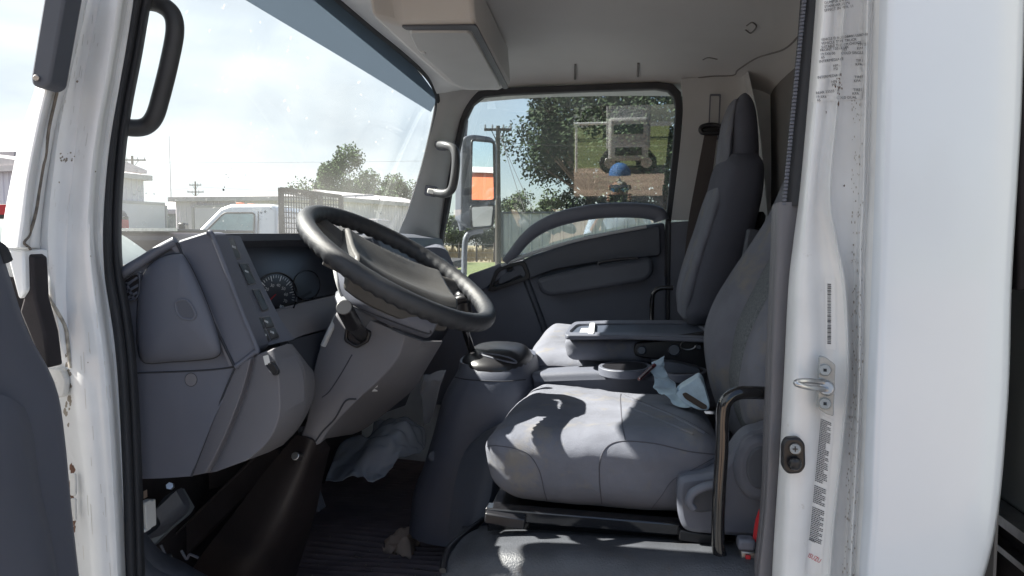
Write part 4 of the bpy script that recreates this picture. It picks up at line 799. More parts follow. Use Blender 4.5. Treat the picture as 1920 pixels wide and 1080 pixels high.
# cup-holder console between the seats
cc = patch('cup_console', [[(1002, 716, 1.82), (1120, 712, 1.82), (1200, 712, 1.82), (1345, 730, 1.82)], [(998, 702, 1.83), (1115, 697, 1.83), (1200, 700, 1.83), (1345, 712, 1.83)],
                           [(1006, 696, 1.86), (1118, 690, 1.86), (1200, 692, 1.86), (1345, 700, 1.86)], [(1030, 690, 1.95), (1130, 684, 1.95), (1200, 684, 1.95), (1345, 690, 1.95)]], M['plastic'], T, n=5, t=.05, dirn=(0, .4, -1))
box('console_base', P(1000, 760, V=1.85), P(1345, 715, V=1.85) + Vector((0, .1, 0)), M['plastic_dark'], cc, bevel=.01)
def cuphole(x, y, rx, ry, z):
    o_ = [P(x + rx * math.cos(a * PI / 14), y + ry * math.sin(a * PI / 14), Z=z) for a in range(28)]
    i_ = [P(x + rx * .84 * math.cos(a * PI / 14), y + ry * .80 * math.sin(a * PI / 14), Z=z) for a in range(28)]
    h = ring('cup_holder', o_, i_, None, .02, M['plastic'], cc, world=True, dirn=(0, 0, -1), bevel=.002)
    prism('cup_floor', i_, None, .004, M['black'], h, world=True, dirn=(0, 0, -1), bevel=0)
zc = P(1170, 690, V=1.84).z
cuphole(1172, 686, 50, 10, zc + .010); cuphole(1282, 694, 44, 9, zc + .004)
patch('handbrake_cover', [[(1222, 678, 1.78), (1262, 680, 1.78), (1310, 690, 1.78)], [(1225, 712, 1.76), (1280, 722, 1.76), (1325, 740, 1.76)]], M['dash_dark'], cc, n=4, t=.04)

# ---- near front pillar
j = patch('front_pillar', [[(158, -60, 1.06), (172, -60, 1.045), (192, -60, 1.075), (215, -60, 1.05), (235, -60, 1.06), (252, -60, 1.12)],
    [(150, 0, 1.06), (165, 0, 1.045), (187, 0, 1.075), (210, 0, 1.05), (230, 0, 1.06), (246, 0, 1.12)],
    [(117, 130, 1.06), (135, 130, 1.045), (160, 130, 1.075), (188, 130, 1.05), (210, 130, 1.06), (223, 130, 1.12)],
    [(92, 240, 1.06), (112, 240, 1.045), (145, 240, 1.075), (172, 240, 1.05), (190, 240, 1.06), (205, 240, 1.12)],
    [(82, 310, 1.06), (102, 310, 1.045), (138, 310, 1.075), (162, 310, 1.05), (181, 310, 1.06), (195, 310, 1.12)],
    [(67, 400, 1.06), (92, 400, 1.045), (128, 400, 1.075), (155, 400, 1.05), (174, 400, 1.06), (188, 400, 1.12)],
    [(62, 470, 1.06), (90, 470, 1.05), (125, 470, 1.075), (150, 470, 1.055), (174, 470, 1.06), (190, 470, 1.12)],
    [(72, 560, 1.08), (98, 560, 1.055), (124, 560, 1.07), (158, 560, 1.06), (184, 560, 1.065), (202, 560, 1.12)],
    [(84, 640, 1.10), (108, 640, 1.06), (130, 640, 1.07), (170, 640, 1.06), (196, 640, 1.065), (212, 640, 1.12)],
    [(92, 720, 1.12), (120, 720, 1.08), (142, 720, 1.06), (178, 720, 1.06), (205, 720, 1.065), (220, 720, 1.12)],
    [(108, 820, 1.12), (134, 820, 1.08), (158, 820, 1.06), (188, 820, 1.06), (212, 820, 1.065), (227, 820, 1.12)],
    [(124, 950, 1.12), (148, 950, 1.08), (172, 950, 1.06), (198, 950, 1.06), (219, 950, 1.065), (234, 950, 1.12)],
    [(134, 1150, 1.12), (162, 1150, 1.08), (184, 1150, 1.06), (210, 1150, 1.06), (228, 1150, 1.065), (242, 1150, 1.12)]], M['white'], T, n=5, k=4, t=.05, dirn=(-.3, 1, 0))
tJ = bvh(j)
op = patch('outer_pillar', [[(112, -60, 1.02), (124, -60, .985), (140, -60, .99), (160, -60, 1.055)], [(97, 40, 1.02), (112, 40, .985), (128, 40, .99), (146, 40, 1.055)], [(66, 165, 1.02), (80, 165, .985), (96, 165, .99), (113, 165, 1.055)],
    [(42, 240, 1.02), (62, 240, .985), (78, 240, .99), (94, 240, 1.055)], [(20, 340, 1.02), (42, 340, .985), (60, 340, .99), (78, 340, 1.055)], [(6, 420, 1.02), (30, 420, .985), (52, 420, .99), (66, 420, 1.055)], [(2, 462, 1.02), (24, 464, .985), (46, 464, .99), (66, 470, 1.055)]], M['white'], T, n=5, t=.03, dirn=(-.3, 1, 0))
tJO = bvh(j, op)
seam('pillar_sealant', [(150, 2), (135, 66), (117, 130), (103, 190), (92, 240), (86, 290), (81, 312), (74, 355), (67, 400), (55, 440), (45, 455), (56, 466), (66, 486)], tJO, mat('old_sealant', (.16, .14, .12), .8, var=.4, vscale=80), j, r=.0022, off=.001)
seam('pillar_sealant', [(62, 488), (72, 520), (98, 568), (122, 612), (127, 640), (132, 690)], tJ, mat('cream_sealant', (.38, .35, .30), .8, var=.4, vscale=80), j, r=.0028, off=.001)
# grime and chips on the pillar
random.seed(3)
def blob(x, y, r, n=9, st=1): return [(x + r * random.uniform(.4, 1.1) * math.cos(2 * PI * i / n), y + st * r * random.uniform(.4, 1.1) * math.sin(2 * PI * i / n)) for i in range(n)]
decal('paint_chips', [blob(122 + random.gauss(0, 8), 297 + random.gauss(0, 5), random.uniform(1, 3.2)) for _ in range(16)] + [blob(145, 153, 3), blob(111, 342, 2), blob(179, 322, 2), blob(170, 480, 1.5), blob(118, 600, 1.2), blob(165, 680, 1.5)], tJ, M['rust'] if False else mat('chip_grey', (.25, .22, .19), .8), j)
decal('rust_patch', [blob(136 + random.gauss(0, 1.8), 880 + random.uniform(-5, 130), random.uniform(2, 5), st=2.2) for _ in range(60)], tJ, M['rust'], j, off=.001)
decal('grime_patch', [blob(random.uniform(122, 132), random.uniform(660, 800), random.uniform(2, 4), st=2) for _ in range(24)], tJ, mat('dark_grime', (.28, .25, .21), .9), j, off=.0008)
sc1 = decal('scuff_marks', [[(x + dx, y), (x + dx + w_, y + 2), (x + dx * .2 + w_ - h_ * .13, y + h_), (x - h_ * .13, y + h_ - 1)] for x, y, dx, w_, h_ in [(random.uniform(108, 190) - max(0, (yy - 100) * .13), yy, random.uniform(-1, 1), random.uniform(.5, 1.1), random.uniform(5, 26)) for yy in [random.uniform(20, 420) for _ in range(38)]]], tJ, mat('scuff_grey', (.60, .60, .59), .7), j)
sc2 = decal('scuff_marks', [[(x, y), (x + .9, y), (x + 1.4 + h_ * .04, y + h_), (x + .6 + h_ * .04, y + h_)] for x, y, h_ in [(random.uniform(150, 215), random.uniform(520, 1060), random.uniform(6, 40)) for _ in range(26)]], tJ, mat('scuff_brown', (.60, .58, .54), .8), j)
tag(sc1, kind='stuff'); tag(sc2, kind='stuff')
# hinge bolt and rust slots
hgp = mk('door_hinge', [rcyl(hit(tJ, 101, 712, -.01), hit(tJ, 101, 712, .012), .018, .016, seg=20)], M['white_dirty'], T, bevel=.003)
mk('hinge_bolt', [rcyl(hit(tJ, 101, 712, .008), hit(tJ, 101, 712, .022), .009, seg=6)], M['screw'], hgp, bevel=.0015)
prism('hinge_leaf', rounded([(88, 690), (116, 692), (124, 715), (120, 745), (92, 748)], 8), 1.055, .012, M['white_dirty'], hgp, bevel=.003)
for y0 in (888, 935): prism('hinge_slot', rounded([(130, y0), (141, y0), (142, y0 + 42), (131, y0 + 42)], 4), 1.063, .004, M['white_dirty'], hgp, bevel=.001)
# trim at the foot of the outer pillar
prism('fender_corner', [(10, 468), (44, 468), (46, 545), (34, 562)], 1.0, .05, M['white'], T, bevel=.004)
prism('corner_rubber', [(44, 470), (62, 482), (66, 560), (84, 625), (92, 690), (80, 690), (36, 585), (47, 545)], 1.01, .03, M['matt_black'], T, bevel=.004)
# black mirror stay at the top of the outer pillar
mst = prism('pillar_garnish', rounded([(92, -70), (132, -70), (92, 158), (78, 167), (60, 160), (57, 146)], 8), .965, .035, M['plastic_dark'], T, bevel=.008)
mk('garnish_screw', [rcyl(P(68, 146, V=.966), P(68, 146, V=.96), .0045, .004, seg=12)], M['screw'], mst, bevel=.0008)
# door seal on the front side
sx = [(-60, 268), (0, 255), (100, 238), (200, 219), (290, 207), (400, 200), (500, 202), (600, 218), (700, 229), (850, 237), (1000, 242), (1150, 246)]
patch('door_seal', [[(x - 14, y, 1.125), (x - 8, y, 1.105), (x, y, 1.10), (x + 8, y, 1.108), (x + 14, y, 1.14)] for y, x in sx], M['rubber'], T, n=5, k=3, t=.02)
# large grab handle on the front pillar
tube('pillar_grab_handle', [P(x, y, V=v) for x, y, v in [(246, -2, 1.15), (272, 2, 1.17), (300, 8, 1.18), (322, 26, 1.18), (328, 58, 1.18), (318, 115, 1.18), (302, 180, 1.18), (290, 218, 1.18), (274, 236, 1.18), (250, 240, 1.17), (216, 234, 1.15)]], .0148, M['rim'], T, seg=18, n=10)

# mirror-shaped sun blocker added out of view, shades the vinyl seat pedestal
dm_ = mk('mirror_sun_block', [rbox((-1.09, 1.08, .45), (-1.03, 1.262, .88))], M['plastic_dark'], T, bevel=.02)
mk('mirror_glass', [rbox((-1.03, 1.10, .47), (-1.026, 1.24, .86))], M['mirror'], dm_, bevel=.001)
tube('blocker_stay', [(-1.06, 1.17, .86), (-1.04, 1.16, .95), (-.95, 1.12, .93), (-.86, 1.08, .78)], .012, M['black'], dm_, seg=10)
# ---- rear pillar
ys = [-60, 0, 165, 355, 450, 540, 700, 850, 1000, 1150]
cols_ = [([1534, 1530, 1517, 1500, 1488, 1478, 1470, 1462, 1452, 1444], 1.115), ([1546, 1542, 1530, 1512, 1503, 1496, 1490, 1482, 1474, 1466], 1.085), ([1562, 1558, 1544, 1524, 1520, 1520, 1526, 1518, 1506, 1496], 1.085), ([1571, 1567, 1554, 1532, 1536, 1542, 1546, 1538, 1524, 1514], 1.098),
         ([1582, 1578, 1568, 1546, 1562, 1580, 1586, 1574, 1558, 1548], 1.092), ([1588, 1584, 1573, 1556, 1568, 1585, 1590, 1578, 1562, 1552], 1.07), ([1594, 1590, 1580, 1564, 1576, 1592, 1597, 1584, 1569, 1559], 1.095),
         ([1622, 1618, 1614, 1610, 1606, 1605, 1605, 1597, 1589, 1582], 1.10), ([1630, 1626, 1622, 1618, 1613, 1612, 1611, 1605, 1597, 1590], 1.06), ([1640, 1637, 1633, 1628, 1623, 1620, 1618, 1613, 1606, 1599], 1.07), ([1662, 1660, 1656, 1650, 1647, 1644, 1638, 1632, 1626, 1618], 1.025)]
rp = patch('rear_pillar', [[(c_[0][i], y, c_[1]) for c_ in cols_] for i, y in enumerate(ys)], M['white'], T, n=6, k=4, t=.05, dirn=(.2, 1, 0))
tR = bvh(rp)
sp_ = patch('cab_side_panel', [[(xl, y, 1.02), (xl + 20, y, 1.012), ((xl + xr) / 2, y, 1.008), (xr - 16, y, 1.012), (xr, y, 1.03)] for y, xl, xr in
     ((-60, 1661, 1926), (0, 1659, 1922), (200, 1654, 1916), (400, 1648, 1905), (540, 1643, 1897), (700, 1637, 1893), (800, 1633, 1887), (900, 1629, 1879), (960, 1628, 1872), (1010, 1624, 1864), (1040, 1622, 1857), (1080, 1620, 1846), (1150, 1617, 1820))], M['panel'], T, n=4, t=.02)
# grime channel overlay
cg_ = decal('channel_grime', [blob(random.uniform(1596, 1618) - max(0, (y_ - 700) * .045), y_, random.uniform(.5, 1.5), st=2.4) for y_ in [random.uniform(0, 1080) for _ in range(240)]], tR, mat('channel_dirt', (.42, .39, .36), .9, var=.3, vscale=90), rp, off=.0007)
tag(cg_, kind='stuff')
decal('rust_spots', [blob(1573 + random.gauss(0, 3), 160 + random.gauss(0, 12), random.uniform(.8, 2.2), st=1.6) for _ in range(26)] + [blob(1572, 195, 2, st=3), blob(1549, 210, 1, st=4), blob(1583, 348, 2)], tR, M['rust'], rp, off=.0022)
# rubber strip with beaded edge and the plastic trim below
patch('rear_door_seal', [[(x0, y, 1.13), ((x0 + x1) / 2, y, 1.12), (x1, y, 1.118)] for y, x0, x1 in ((-60, 1510, 1545), (0, 1506, 1538), (100, 1498, 1528), (200, 1488, 1516), (300, 1479, 1508), (386, 1471, 1499))], M['rubber'], T, n=5, k=3, t=.02)
bd = []
for i in range(58):
    t_ = i / 57; x = 1509 - 39 * t_; y = -10 + 392 * t_; c_ = P(x, y, V=1.122)
    bd.append(rbox(c_ - Vector((.0028, .003, .0022)), c_ + Vector((.0028, .003, .0022))))
mk('beaded_edge', bd, M['plastic'], T, bevel=.001)
pt = patch('pillar_plastic_trim', [[(1452, 388, 1.16), (1458, 380, 1.125), (1480, 379, 1.12), (1498, 380, 1.125)], [(1449, 480, 1.16), (1454, 480, 1.122), (1468, 480, 1.116), (1488, 480, 1.125)], [(1442, 640, 1.16), (1447, 640, 1.122), (1458, 640, 1.116), (1476, 640, 1.125)],
     [(1436, 800, 1.16), (1441, 800, 1.122), (1450, 800, 1.116), (1466, 800, 1.125)], [(1430, 950, 1.16), (1434, 950, 1.122), (1442, 950, 1.116), (1456, 950, 1.125)], [(1414, 1080, 1.16), (1420, 1080, 1.122), (1430, 1080, 1.116), (1448, 1080, 1.125)], [(1404, 1150, 1.16), (1410, 1150, 1.122), (1424, 1150, 1.116), (1444, 1150, 1.125)]], M['plastic_warm'], T, n=5, t=.02)
# striker
sk = prism('door_striker', rounded([(1537, 668), (1549, 670), (1567, 684), (1563, 781), (1548, 776), (1533, 765)], 4), 1.066, .008, M['zinc'], T, bevel=.002)
for y in (694, 757): 
    s1 = mk('striker_screw', [rcyl(P(1547, y, V=1.066), P(1547, y, V=1.060), .0085, .0075, seg=18)], M['zinc'], sk, bevel=.001)
    mk('screw_socket', [rcyl(P(1547, y, V=1.0605), P(1547, y, V=1.0595), .003, seg=4)], M['black'], s1)
tube('striker_loop', [P(x, y, V=v) for x, y, v in [(1552, 730, 1.062), (1540, 729, 1.045), (1520, 727, 1.03), (1502, 723, 1.022), (1493, 719, 1.022), (1497, 715, 1.026), (1515, 714, 1.034), (1535, 716, 1.05), (1545, 716, 1.064)]], .0038, M['chrome'], sk, seg=12)
mk('striker_boss', [rcyl(P(1550, 728, V=1.066), P(1550, 728, V=1.056), .011, .009)], M['chrome'], sk, bevel=.001)
# door switch
dsw = prism('door_switch', rounded([(1467, 835), (1474, 822), (1498, 820), (1510, 832), (1511, 876), (1502, 888), (1478, 890), (1467, 878)], 8), 1.068, .014, M['black'], T, bevel=.003)
mk('switch_screw', [rcyl(P(1491, 842, V=1.068), P(1491, 842, V=1.062), .0085, .0075, seg=18)], M['screw'], dsw, bevel=.001)
mk('screw_cross', [rbar(P(1486, 842, V=1.0615), P(1496, 842, V=1.0615), .0015, .0015), rbar(P(1491, 837, V=1.0615), P(1491, 847, V=1.0615), .0015, .0015)], M['black'], dsw)
cush('switch_plunger', [P(1478, 882, V=1.055), P(1504, 882, V=1.055), P(1504, 882, V=1.07), P(1478, 882, V=1.07), P(1478, 858, V=1.055), P(1504, 858, V=1.055), P(1504, 858, V=1.07), P(1478, 858, V=1.07)], M['black'], dsw, r=.01, N=8)
# labels
lb = decal('certification_label', gridquad([(1538, -20), (1640, -20), (1616, 186), (1521, 192)], 26, 8), tR, M['paper_white'], rp, off=.0008)
tx = []
def ln(s, x, y, h=5.2, an=-7, xs=.95): tx.append((s, x, y, h, an, xs))
for i, s in enumerate(('DUMPER SAFETY', 'STANDARDS IN', 'EFFECT IN MFR. 11')): ln(s, 1546, 8 + i * 7, an=-9)
ln('VEHICLE ID NO J4DB4W1 US807450', 1540, 77, xs=.78); ln('VEHICLE TYPE TRUCK', 1540, 84); ln('SUITABLE TIRE RIM CHOICE', 1540, 91, xs=.85)
ln('FRONT 12053 18K', 1538, 97); ln('19.5X6.00', 1538, 104, an=-4); ln('903', 1578, 95, an=-2); ln('COLD SINGLE', 1577, 102, an=-2); ln('TIRES', 1608, 86, an=-2); ln('KPA.', 1607, 93, an=-2); ln('65', 1540, 110)
ln('INTERMEDIATE', 1536, 118); ln('TIRES', 1605, 116, an=-2); ln('KPA.', 1604, 123, an=-2); ln('HMS', 1562, 126); ln('PSI', 1563, 132)
ln('INTERMEDIATE', 1533, 148); ln('TIRES', 1602, 147, an=-2); ln('KPA.', 1601, 154, an=-2); ln('HMS', 1559, 156); ln('PSI', 1560, 162)
ln('REAR 23533 LB', 1530, 177); ln('TIRES', 1600, 171, an=-2); ln('KPA.', 1598, 178, an=-2); ln('19.5X6', 1530, 184, an=-2); ln('COLD DUAL', 1568, 186, an=-2); ln('65', 1532, 190, an=0)
writing('label_text', tx[:3], tR, M['ink'], lb, off=.0016); writing('label_text', tx[3:], tR, M['ink'], lb, off=.0016)
# barcode strip
bcl = decal('barcode_label', gridquad([(1546, 520), (1567, 522), (1567, 656), (1549, 654)], 6, 10), tR, M['paper_white'], rp, off=.0008)
random.seed(11); bars = []; y = 532
while y < 646:
    h_ = random.choice((.7, .7, 1.3, 1.9)); bars.append([(1551, y), (1558, y + .3), (1558.6, y + h_ + .3), (1551.6, y + h_)]); y += h_ + random.choice((.8, .8, 1.4))
decal('barcode', bars, tR, M['ink'], bcl, off=.0016)
# long instruction label: dense small print, and the maker's name in red
ll = decal('instruction_label', gridquad([(1538, 776), (1564, 790), (1540, 1078), (1510, 1074)], 8, 22), tR, M['paper_white'], rp, off=.0008)
dash = []
for r_ in range(78):
    t_ = r_ / 78
    if .44 < t_ < .47 or .60 < t_ < .62 or t_ > .86: continue
    xl = 1537 - 25 * t_; xr = 1560 - 21 * t_; y = 784 + 262 * t_; x = xl + 2; end = xr - random.choice((1, 1, 2, 8))
    while x < end:
        w_ = random.uniform(1.2, 4); x2 = min(x + w_, end); f = lambda q: y + (q - xl) * .42
        dash.append([(x, f(x)), (x2, f(x2)), (x2, f(x2) + 1.7), (x, f(x) + 2.3)]); x = x2 + .7
decal('small_print', dash, tR, M['ink'], ll, off=.0016)
writing('maker_name', [('ISUZU', 1514, 1044, 9, 28, .75)], tR, M['red_ink'], ll, off=.0016)
writing('maker_name', [('ISUZU', 1516, 1012, 4.5, 28, .8)], tR, M['ink'], ll, off=.0016)

# ---- driver door, swung open towards the camera on the left
def DX(px, py, off=0): return P(px, py, X=-.82 + off)
dr = empty('driver_door', (-.82, 1.0, -.6)); dr.location = Vector((-.82, 1.0, -.6)) - WLOC[T.name]; dr.parent = T; WLOC[dr.name] = Vector((-.82, 1.0, -.6))
def dpatch(name, rows, m_, off=None, **kw): return patch(name, [[P(p[0], p[1], X=-.82 + p[2]) for p in r] for r in rows], m_, dr, world=True, dirn=(-1, 0, 0), **kw)
dpatch('door_inner_panel', [[(-260, 430, 0), (-120, 440, 0), (-20, 462, 0), (2, 466, -.01)], [(-260, 520, 0), (-120, 520, .004), (0, 530, .004), (22, 530, -.01)], [(-260, 620, 0), (-120, 620, .004), (28, 620, .004), (52, 620, -.01)], [(-260, 700, 0), (-120, 700, .004), (70, 695, .004), (90, 690, -.01)],
                     [(-260, 760, 0), (-120, 760, .004), (92, 745, .004), (108, 738, -.01)], [(-260, 850, 0), (-120, 850, .004), (104, 835, .004), (122, 830, -.01)], [(-260, 960, 0), (-120, 960, .004), (116, 960, .004), (132, 960, -.01)], [(-260, 1160, 0), (-120, 1160, .004), (138, 1160, .004), (152, 1160, -.01)]], M['plastic'], n=5, t=.04)
dpatch('door_pocket', [[(-260, 735, .02), (-60, 735, .02), (10, 742, .02), (46, 765, .008)], [(-260, 800, .035), (-60, 800, .035), (30, 800, .03), (62, 810, .008)], [(-260, 900, .035), (-60, 900, .035), (45, 900, .03), (74, 905, .008)],
                          [(-260, 1000, .03), (-60, 1000, .03), (72, 1005, .026), (98, 1015, .008)], [(-260, 1160, .02), (-60, 1160, .02), (100, 1160, .02), (122, 1160, .008)]], M['plastic'], n=5, t=.03)
mk('door_skin', [rbox((-.90, -.02, -1.02), (-.868, .98, -.14))], M['white'], dr, bevel=.01)
tube('sill_rubber', [P(x, y, X=-.828) for x, y in [(-30, 452), (0, 466), (12, 490)]], .008, M['rubber'], dr, seg=8)

# ---- behind the cab side panel: box body of the truck
zq = P(1890, 965, X=.62).z
bx = mk('rear_body', [rbox((.64, .74, P(1890, 965, X=.62).z), (3.6, 3.05, 1.3))], mat('body_grey', (.24, .25, .24), .5, var=.1, vscale=3), T, bevel=.01)
mk('body_rail', [rbox((.60, .74, zq - .012), (.64, 3.05, zq + .004)), rbox((.60, .74, zq - .055), (.64, 3.05, zq - .045))], M['chrome'], bx)
mk('body_skirt', [rbox((.622, .74, zq - .16), (3.6, 3.05, zq - .012))], M['matt_black'], bx, bevel=.004)
mk('body_lamp', [rcyl((.622, 1.16, zq - .09), (.60, 1.16, zq - .09), .012), rcyl((.622, 1.18, zq - .125), (.60, 1.18, zq - .125), .012)], M['black'], bx, bevel=.003)
prism('gap_strip', [(1914, 150), (1930, 150), (1930, 545), (1908, 545)], 1.12, .05, M['matt_black'], T, bevel=.004)  # matt black strip along the gap behind the side panel

# ================================================================== loose things in the cab
# blue paper towel rolled by the seat back, with a torn strip, and the pen
pt1 = patch('towel_strip', [[(1222, 678, 1.66), (1246, 668, 1.68)], [(1226, 690, 1.65), (1246, 690, 1.67)], [(1222, 702, 1.64), (1252, 704, 1.66)], [(1230, 716, 1.62), (1262, 716, 1.65)], [(1226, 730, 1.60), (1272, 730, 1.64)], [(1250, 744, 1.57), (1284, 738, 1.61)], [(1262, 758, 1.55), (1296, 748, 1.58)], [(1290, 764, 1.53), (1310, 756, 1.56)]], M['paper'], None, n=5, k=4, t=.002, fn=lambda p: p + noise.noise_vector(p * 55) * .006)
tag(pt1, 'torn pale blue paper towel strip draped over the edge of the driver seat', 'paper towel')
vs = []; rows = []
for i in range(5):
    t_ = i / 4; rw_ = []
    for a in range(17):
        an = -.3 + 2 * PI * a / 16 * .97
        X0, Y0 = 1300 - 34 * (1 - t_) * .4, 742 - 18 * (1 - t_)
        rw_.append(P(1266 + (1302 - 1266) * t_ + 27 * math.cos(an) * (.55 + .45 * t_) , 735 + 14 * t_ + (11 * math.sin(an) + 13 * math.cos(an)) * (.5 + .5 * t_), V=1.60 - .06 * t_ + .0 * a))
    rows.append(rw_)
random.seed(5)
tw = prism('folded_towel', rounded([(1266, 738), (1276, 728), (1311, 707), (1318, 716), (1331, 764), (1327, 770), (1310, 769), (1282, 757)], 5), lambda p: 1.50 + (p[1] < 735) * .03, .04, M['paper'], None, bevel=.006, dirn=(.1, 1, .1), seg=3)
tag(tw, 'folded light blue paper towel with a dark opening against the driver seat back', 'paper towel')
prism('towel_opening_shade', rounded([(1279, 739), (1286, 736), (1326, 761), (1325, 767), (1316, 767), (1284, 747)], 3), lambda p: 1.498, .004, M['napkin'] if False else mat('towel_shadow_side', (.10, .075, .06), .9), tw, bevel=0)  # dark slab paints the shade inside the fold
pen = empty('pen', P(1212, 700, V=1.62), 'thin dark red pen poking out of the blue paper towel', 'pen')
mk('barrel', [rcyl(P(1198, 711, V=1.60), P(1228, 684, V=1.65), .0042, .0042)], mat('pen_red', (.10, .02, .025), .3), pen, bevel=.0008)
mk('clip', [rbar(P(1199, 709, V=1.594), P(1222, 688, V=1.634), .002, .0015)], M['chrome'], pen)
# plastic bag on the floor
def ridge(p, f): return abs(noise.noise(p * f))
def bagfn(p): return p + Vector((.2, .3, 1)) * (.05 * (ridge(p, 7) - .2) + .022 * (ridge(p + Vector((3, 1, 2)), 18) - .2)) + noise.noise_vector(p * 9) * .012
bag = patch('plastic_bag', [[(612, 894, 2.00), (650, 895, 1.98), (690, 897, 1.97), (715, 893, 1.98), (738, 882, 2.02)], [(616, 880, 2.05), (655, 880, 2.0), (692, 882, 2.0), (722, 876, 2.02), (742, 868, 2.06)],
                            [(640, 842, 2.14), (670, 836, 2.1), (705, 826, 2.08), (735, 834, 2.08), (755, 848, 2.12)], [(690, 812, 2.22), (712, 804, 2.2), (745, 803, 2.18), (772, 822, 2.18), (790, 846, 2.2)], [(700, 800, 2.3), (735, 798, 2.3), (765, 794, 2.3), (795, 800, 2.3), (798, 825, 2.3)]], M['bag'], None, n=14, k=12, t=.0015, fn=bagfn, dirn=(0, .5, -1), angle=180)
tag(bag, 'crumpled clear plastic bag lying in the dark footwell', 'plastic bag')
bag2 = patch('plastic_bag', [[(800, 700, 1.98), (838, 690, 1.94)], [(792, 730, 1.99), (828, 725, 1.94)], [(790, 770, 2.0), (815, 765, 1.95)], [(792, 800, 2.0), (800, 795, 1.96)]], M['bag'], None, n=10, k=10, t=.0015, fn=bagfn, angle=180)
tag(bag2, 'clear plastic wrapping hanging beside the gear console', 'plastic wrap')
# brown napkin
nk = patch('paper_napkin', [[(720, 1020, 1.93), (742, 1002, 1.96), (765, 1004, 1.98), (792, 1012, 1.98)], [(720, 1032, 1.90), (745, 1022, 1.90), (768, 1020, 1.92), (786, 1024, 1.95)], [(714, 1044, 1.89), (742, 1040, 1.86), (765, 1040, 1.87), (782, 1046, 1.90)], [(735, 1058, 1.87), (750, 1060, 1.85), (768, 1062, 1.85), (776, 1060, 1.87)]], M['napkin'], None, n=7, k=6, t=.003, dirn=(0, .4, -1), fn=lambda p: p + Vector((.1, .2, 1)) * (.07 * abs(noise.noise(p * 16)) + .02 * abs(noise.noise(p * 40))) , angle=180)
tag(nk, 'crumpled brown paper napkin on the ribbed floor mat', 'napkin')
cp = mk('paper_cup', [rcyl(P(570, 975, V=1.86), P(567, 992, V=1.86), .017, .011, seg=20)], mat('cup_blue', (.38, .45, .60), .6), None, bevel=.002)
tag(cp, 'tiny pale blue cup tipped over on the floor mat', 'cup')
random.seed(21)
cr_ = []
for _ in range(320):
    x, y = random.gauss(-.52, .14), random.gauss(1.75, .14); r_ = random.uniform(.0005, .0017) * (2 if random.random() < .05 else 1)
    cr_.append(rbox((x - r_, y - r_, -.851), (x + r_, y + r_, -.851 + r_ * 1.6)))
cb_ = mk('floor_crumbs', cr_, mat('crumbs', (.22, .19, .15), .9, var=.4, vscale=80), None); tag(cb_, kind='stuff')

# ================================================================== OUTSIDE
M['asphalt'] = mat('asphalt', (.10, .10, .10), .9, var=.2, vscale=.8, grain=.3, gscale=80)
M['gravel'] = mat('gravel_dirt', (.26, .19, .145), .95, var=.3, vscale=.5, dirt=(.16, .12, .09), dscale=.35, dth=.52)
M['grass'] = mat('lawn', (.095, .115, .035), .9, var=.35, vscale=1.2, dirt=(.20, .19, .07), dscale=.3, dth=.55)
M['brush'] = mat('dry_brush', (.20, .16, .10), .95, var=.4, vscale=1.5, dirt=(.09, .09, .05), dscale=.8, dth=.5)
M['leaf1'] = mat('oak_leaves', (.022, .036, .016), .8, var=.5, vscale=1.1, spec=.12)
M['leaf2'] = mat('light_leaves', (.055, .09, .035), .8, spec=.12, var=.4, vscale=.9)
M['leaf3'] = mat('hedge_leaves', (.05, .07, .03), .8, spec=.12, var=.4, vscale=.7)
M['bark'] = mat('bark', (.09, .07, .055), .9, var=.3, vscale=6, bump2=.4)
M['wood'] = mat('pole_wood', (.06, .05, .045), .9, var=.2, vscale=5)
M['metal_wall'] = mat('pale_metal_siding', (.62, .575, .625), .5, var=.08, vscale=.6)
M['metal_roof'] = mat('pale_metal_roof', (.42, .39, .40), .5, var=.1)
M['white_ext'] = mat('white_vehicle_paint', (.75, .76, .77), .25, coat=.6, var=.03)
M['dark_glass'] = mat('dark_vehicle_glass', (.03, .05, .05), .05, var=.1, coat=.8)
M['teal_glass'] = glass('vehicle_side_glass', (.55, .68, .66), .10)
M['maroon'] = mat('maroon_paint', (.03, .011, .018), .3, coat=.5)
M['ink_white'] = mat('white_lettering', (.75, .75, .75), .5)
M['orange'] = mat('orange_wall', (.50, .115, .045), .6, var=.05)
M['green_wall'] = mat('green_wall', (.30, .38, .12), .6, var=.05)

def struct(o, nm=None): o['kind'] = 'structure'; return o
g = finish('ground', [(-600, -600, GZ), (600, -600, GZ), (600, 600, GZ), (-600, 600, GZ)], [(0, 1, 2, 3)], M['asphalt'], None, fix=False); struct(g)
g = finish('lawn', [(-40, 26, GZ + .012), (60, 26, GZ + .012), (60, 46, GZ + .012), (-40, 46, GZ + .012)], [(0, 1, 2, 3)], M['grass'], None, fix=False); struct(g)
g = finish('dry_verge', [(-60, 46, GZ + .016), (90, 46, GZ + .016), (90, 140, GZ + .016), (-60, 140, GZ + .016)], [(0, 1, 2, 3)], M['brush'], None, fix=False); struct(g)
g = finish('dirt_yard', [(-60, -27, GZ + .008), (60, -27, GZ + .008), (60, -2.2, GZ + .008), (-60, -2.2, GZ + .008)], [(0, 1, 2, 3)], M['gravel'], None, fix=False); struct(g)
g = finish('grass_field', [(-160, -220, GZ + .008), (160, -220, GZ + .008), (160, -27, GZ + .008), (-160, -27, GZ + .008)], [(0, 1, 2, 3)], M['grass'], None, fix=False); struct(g)

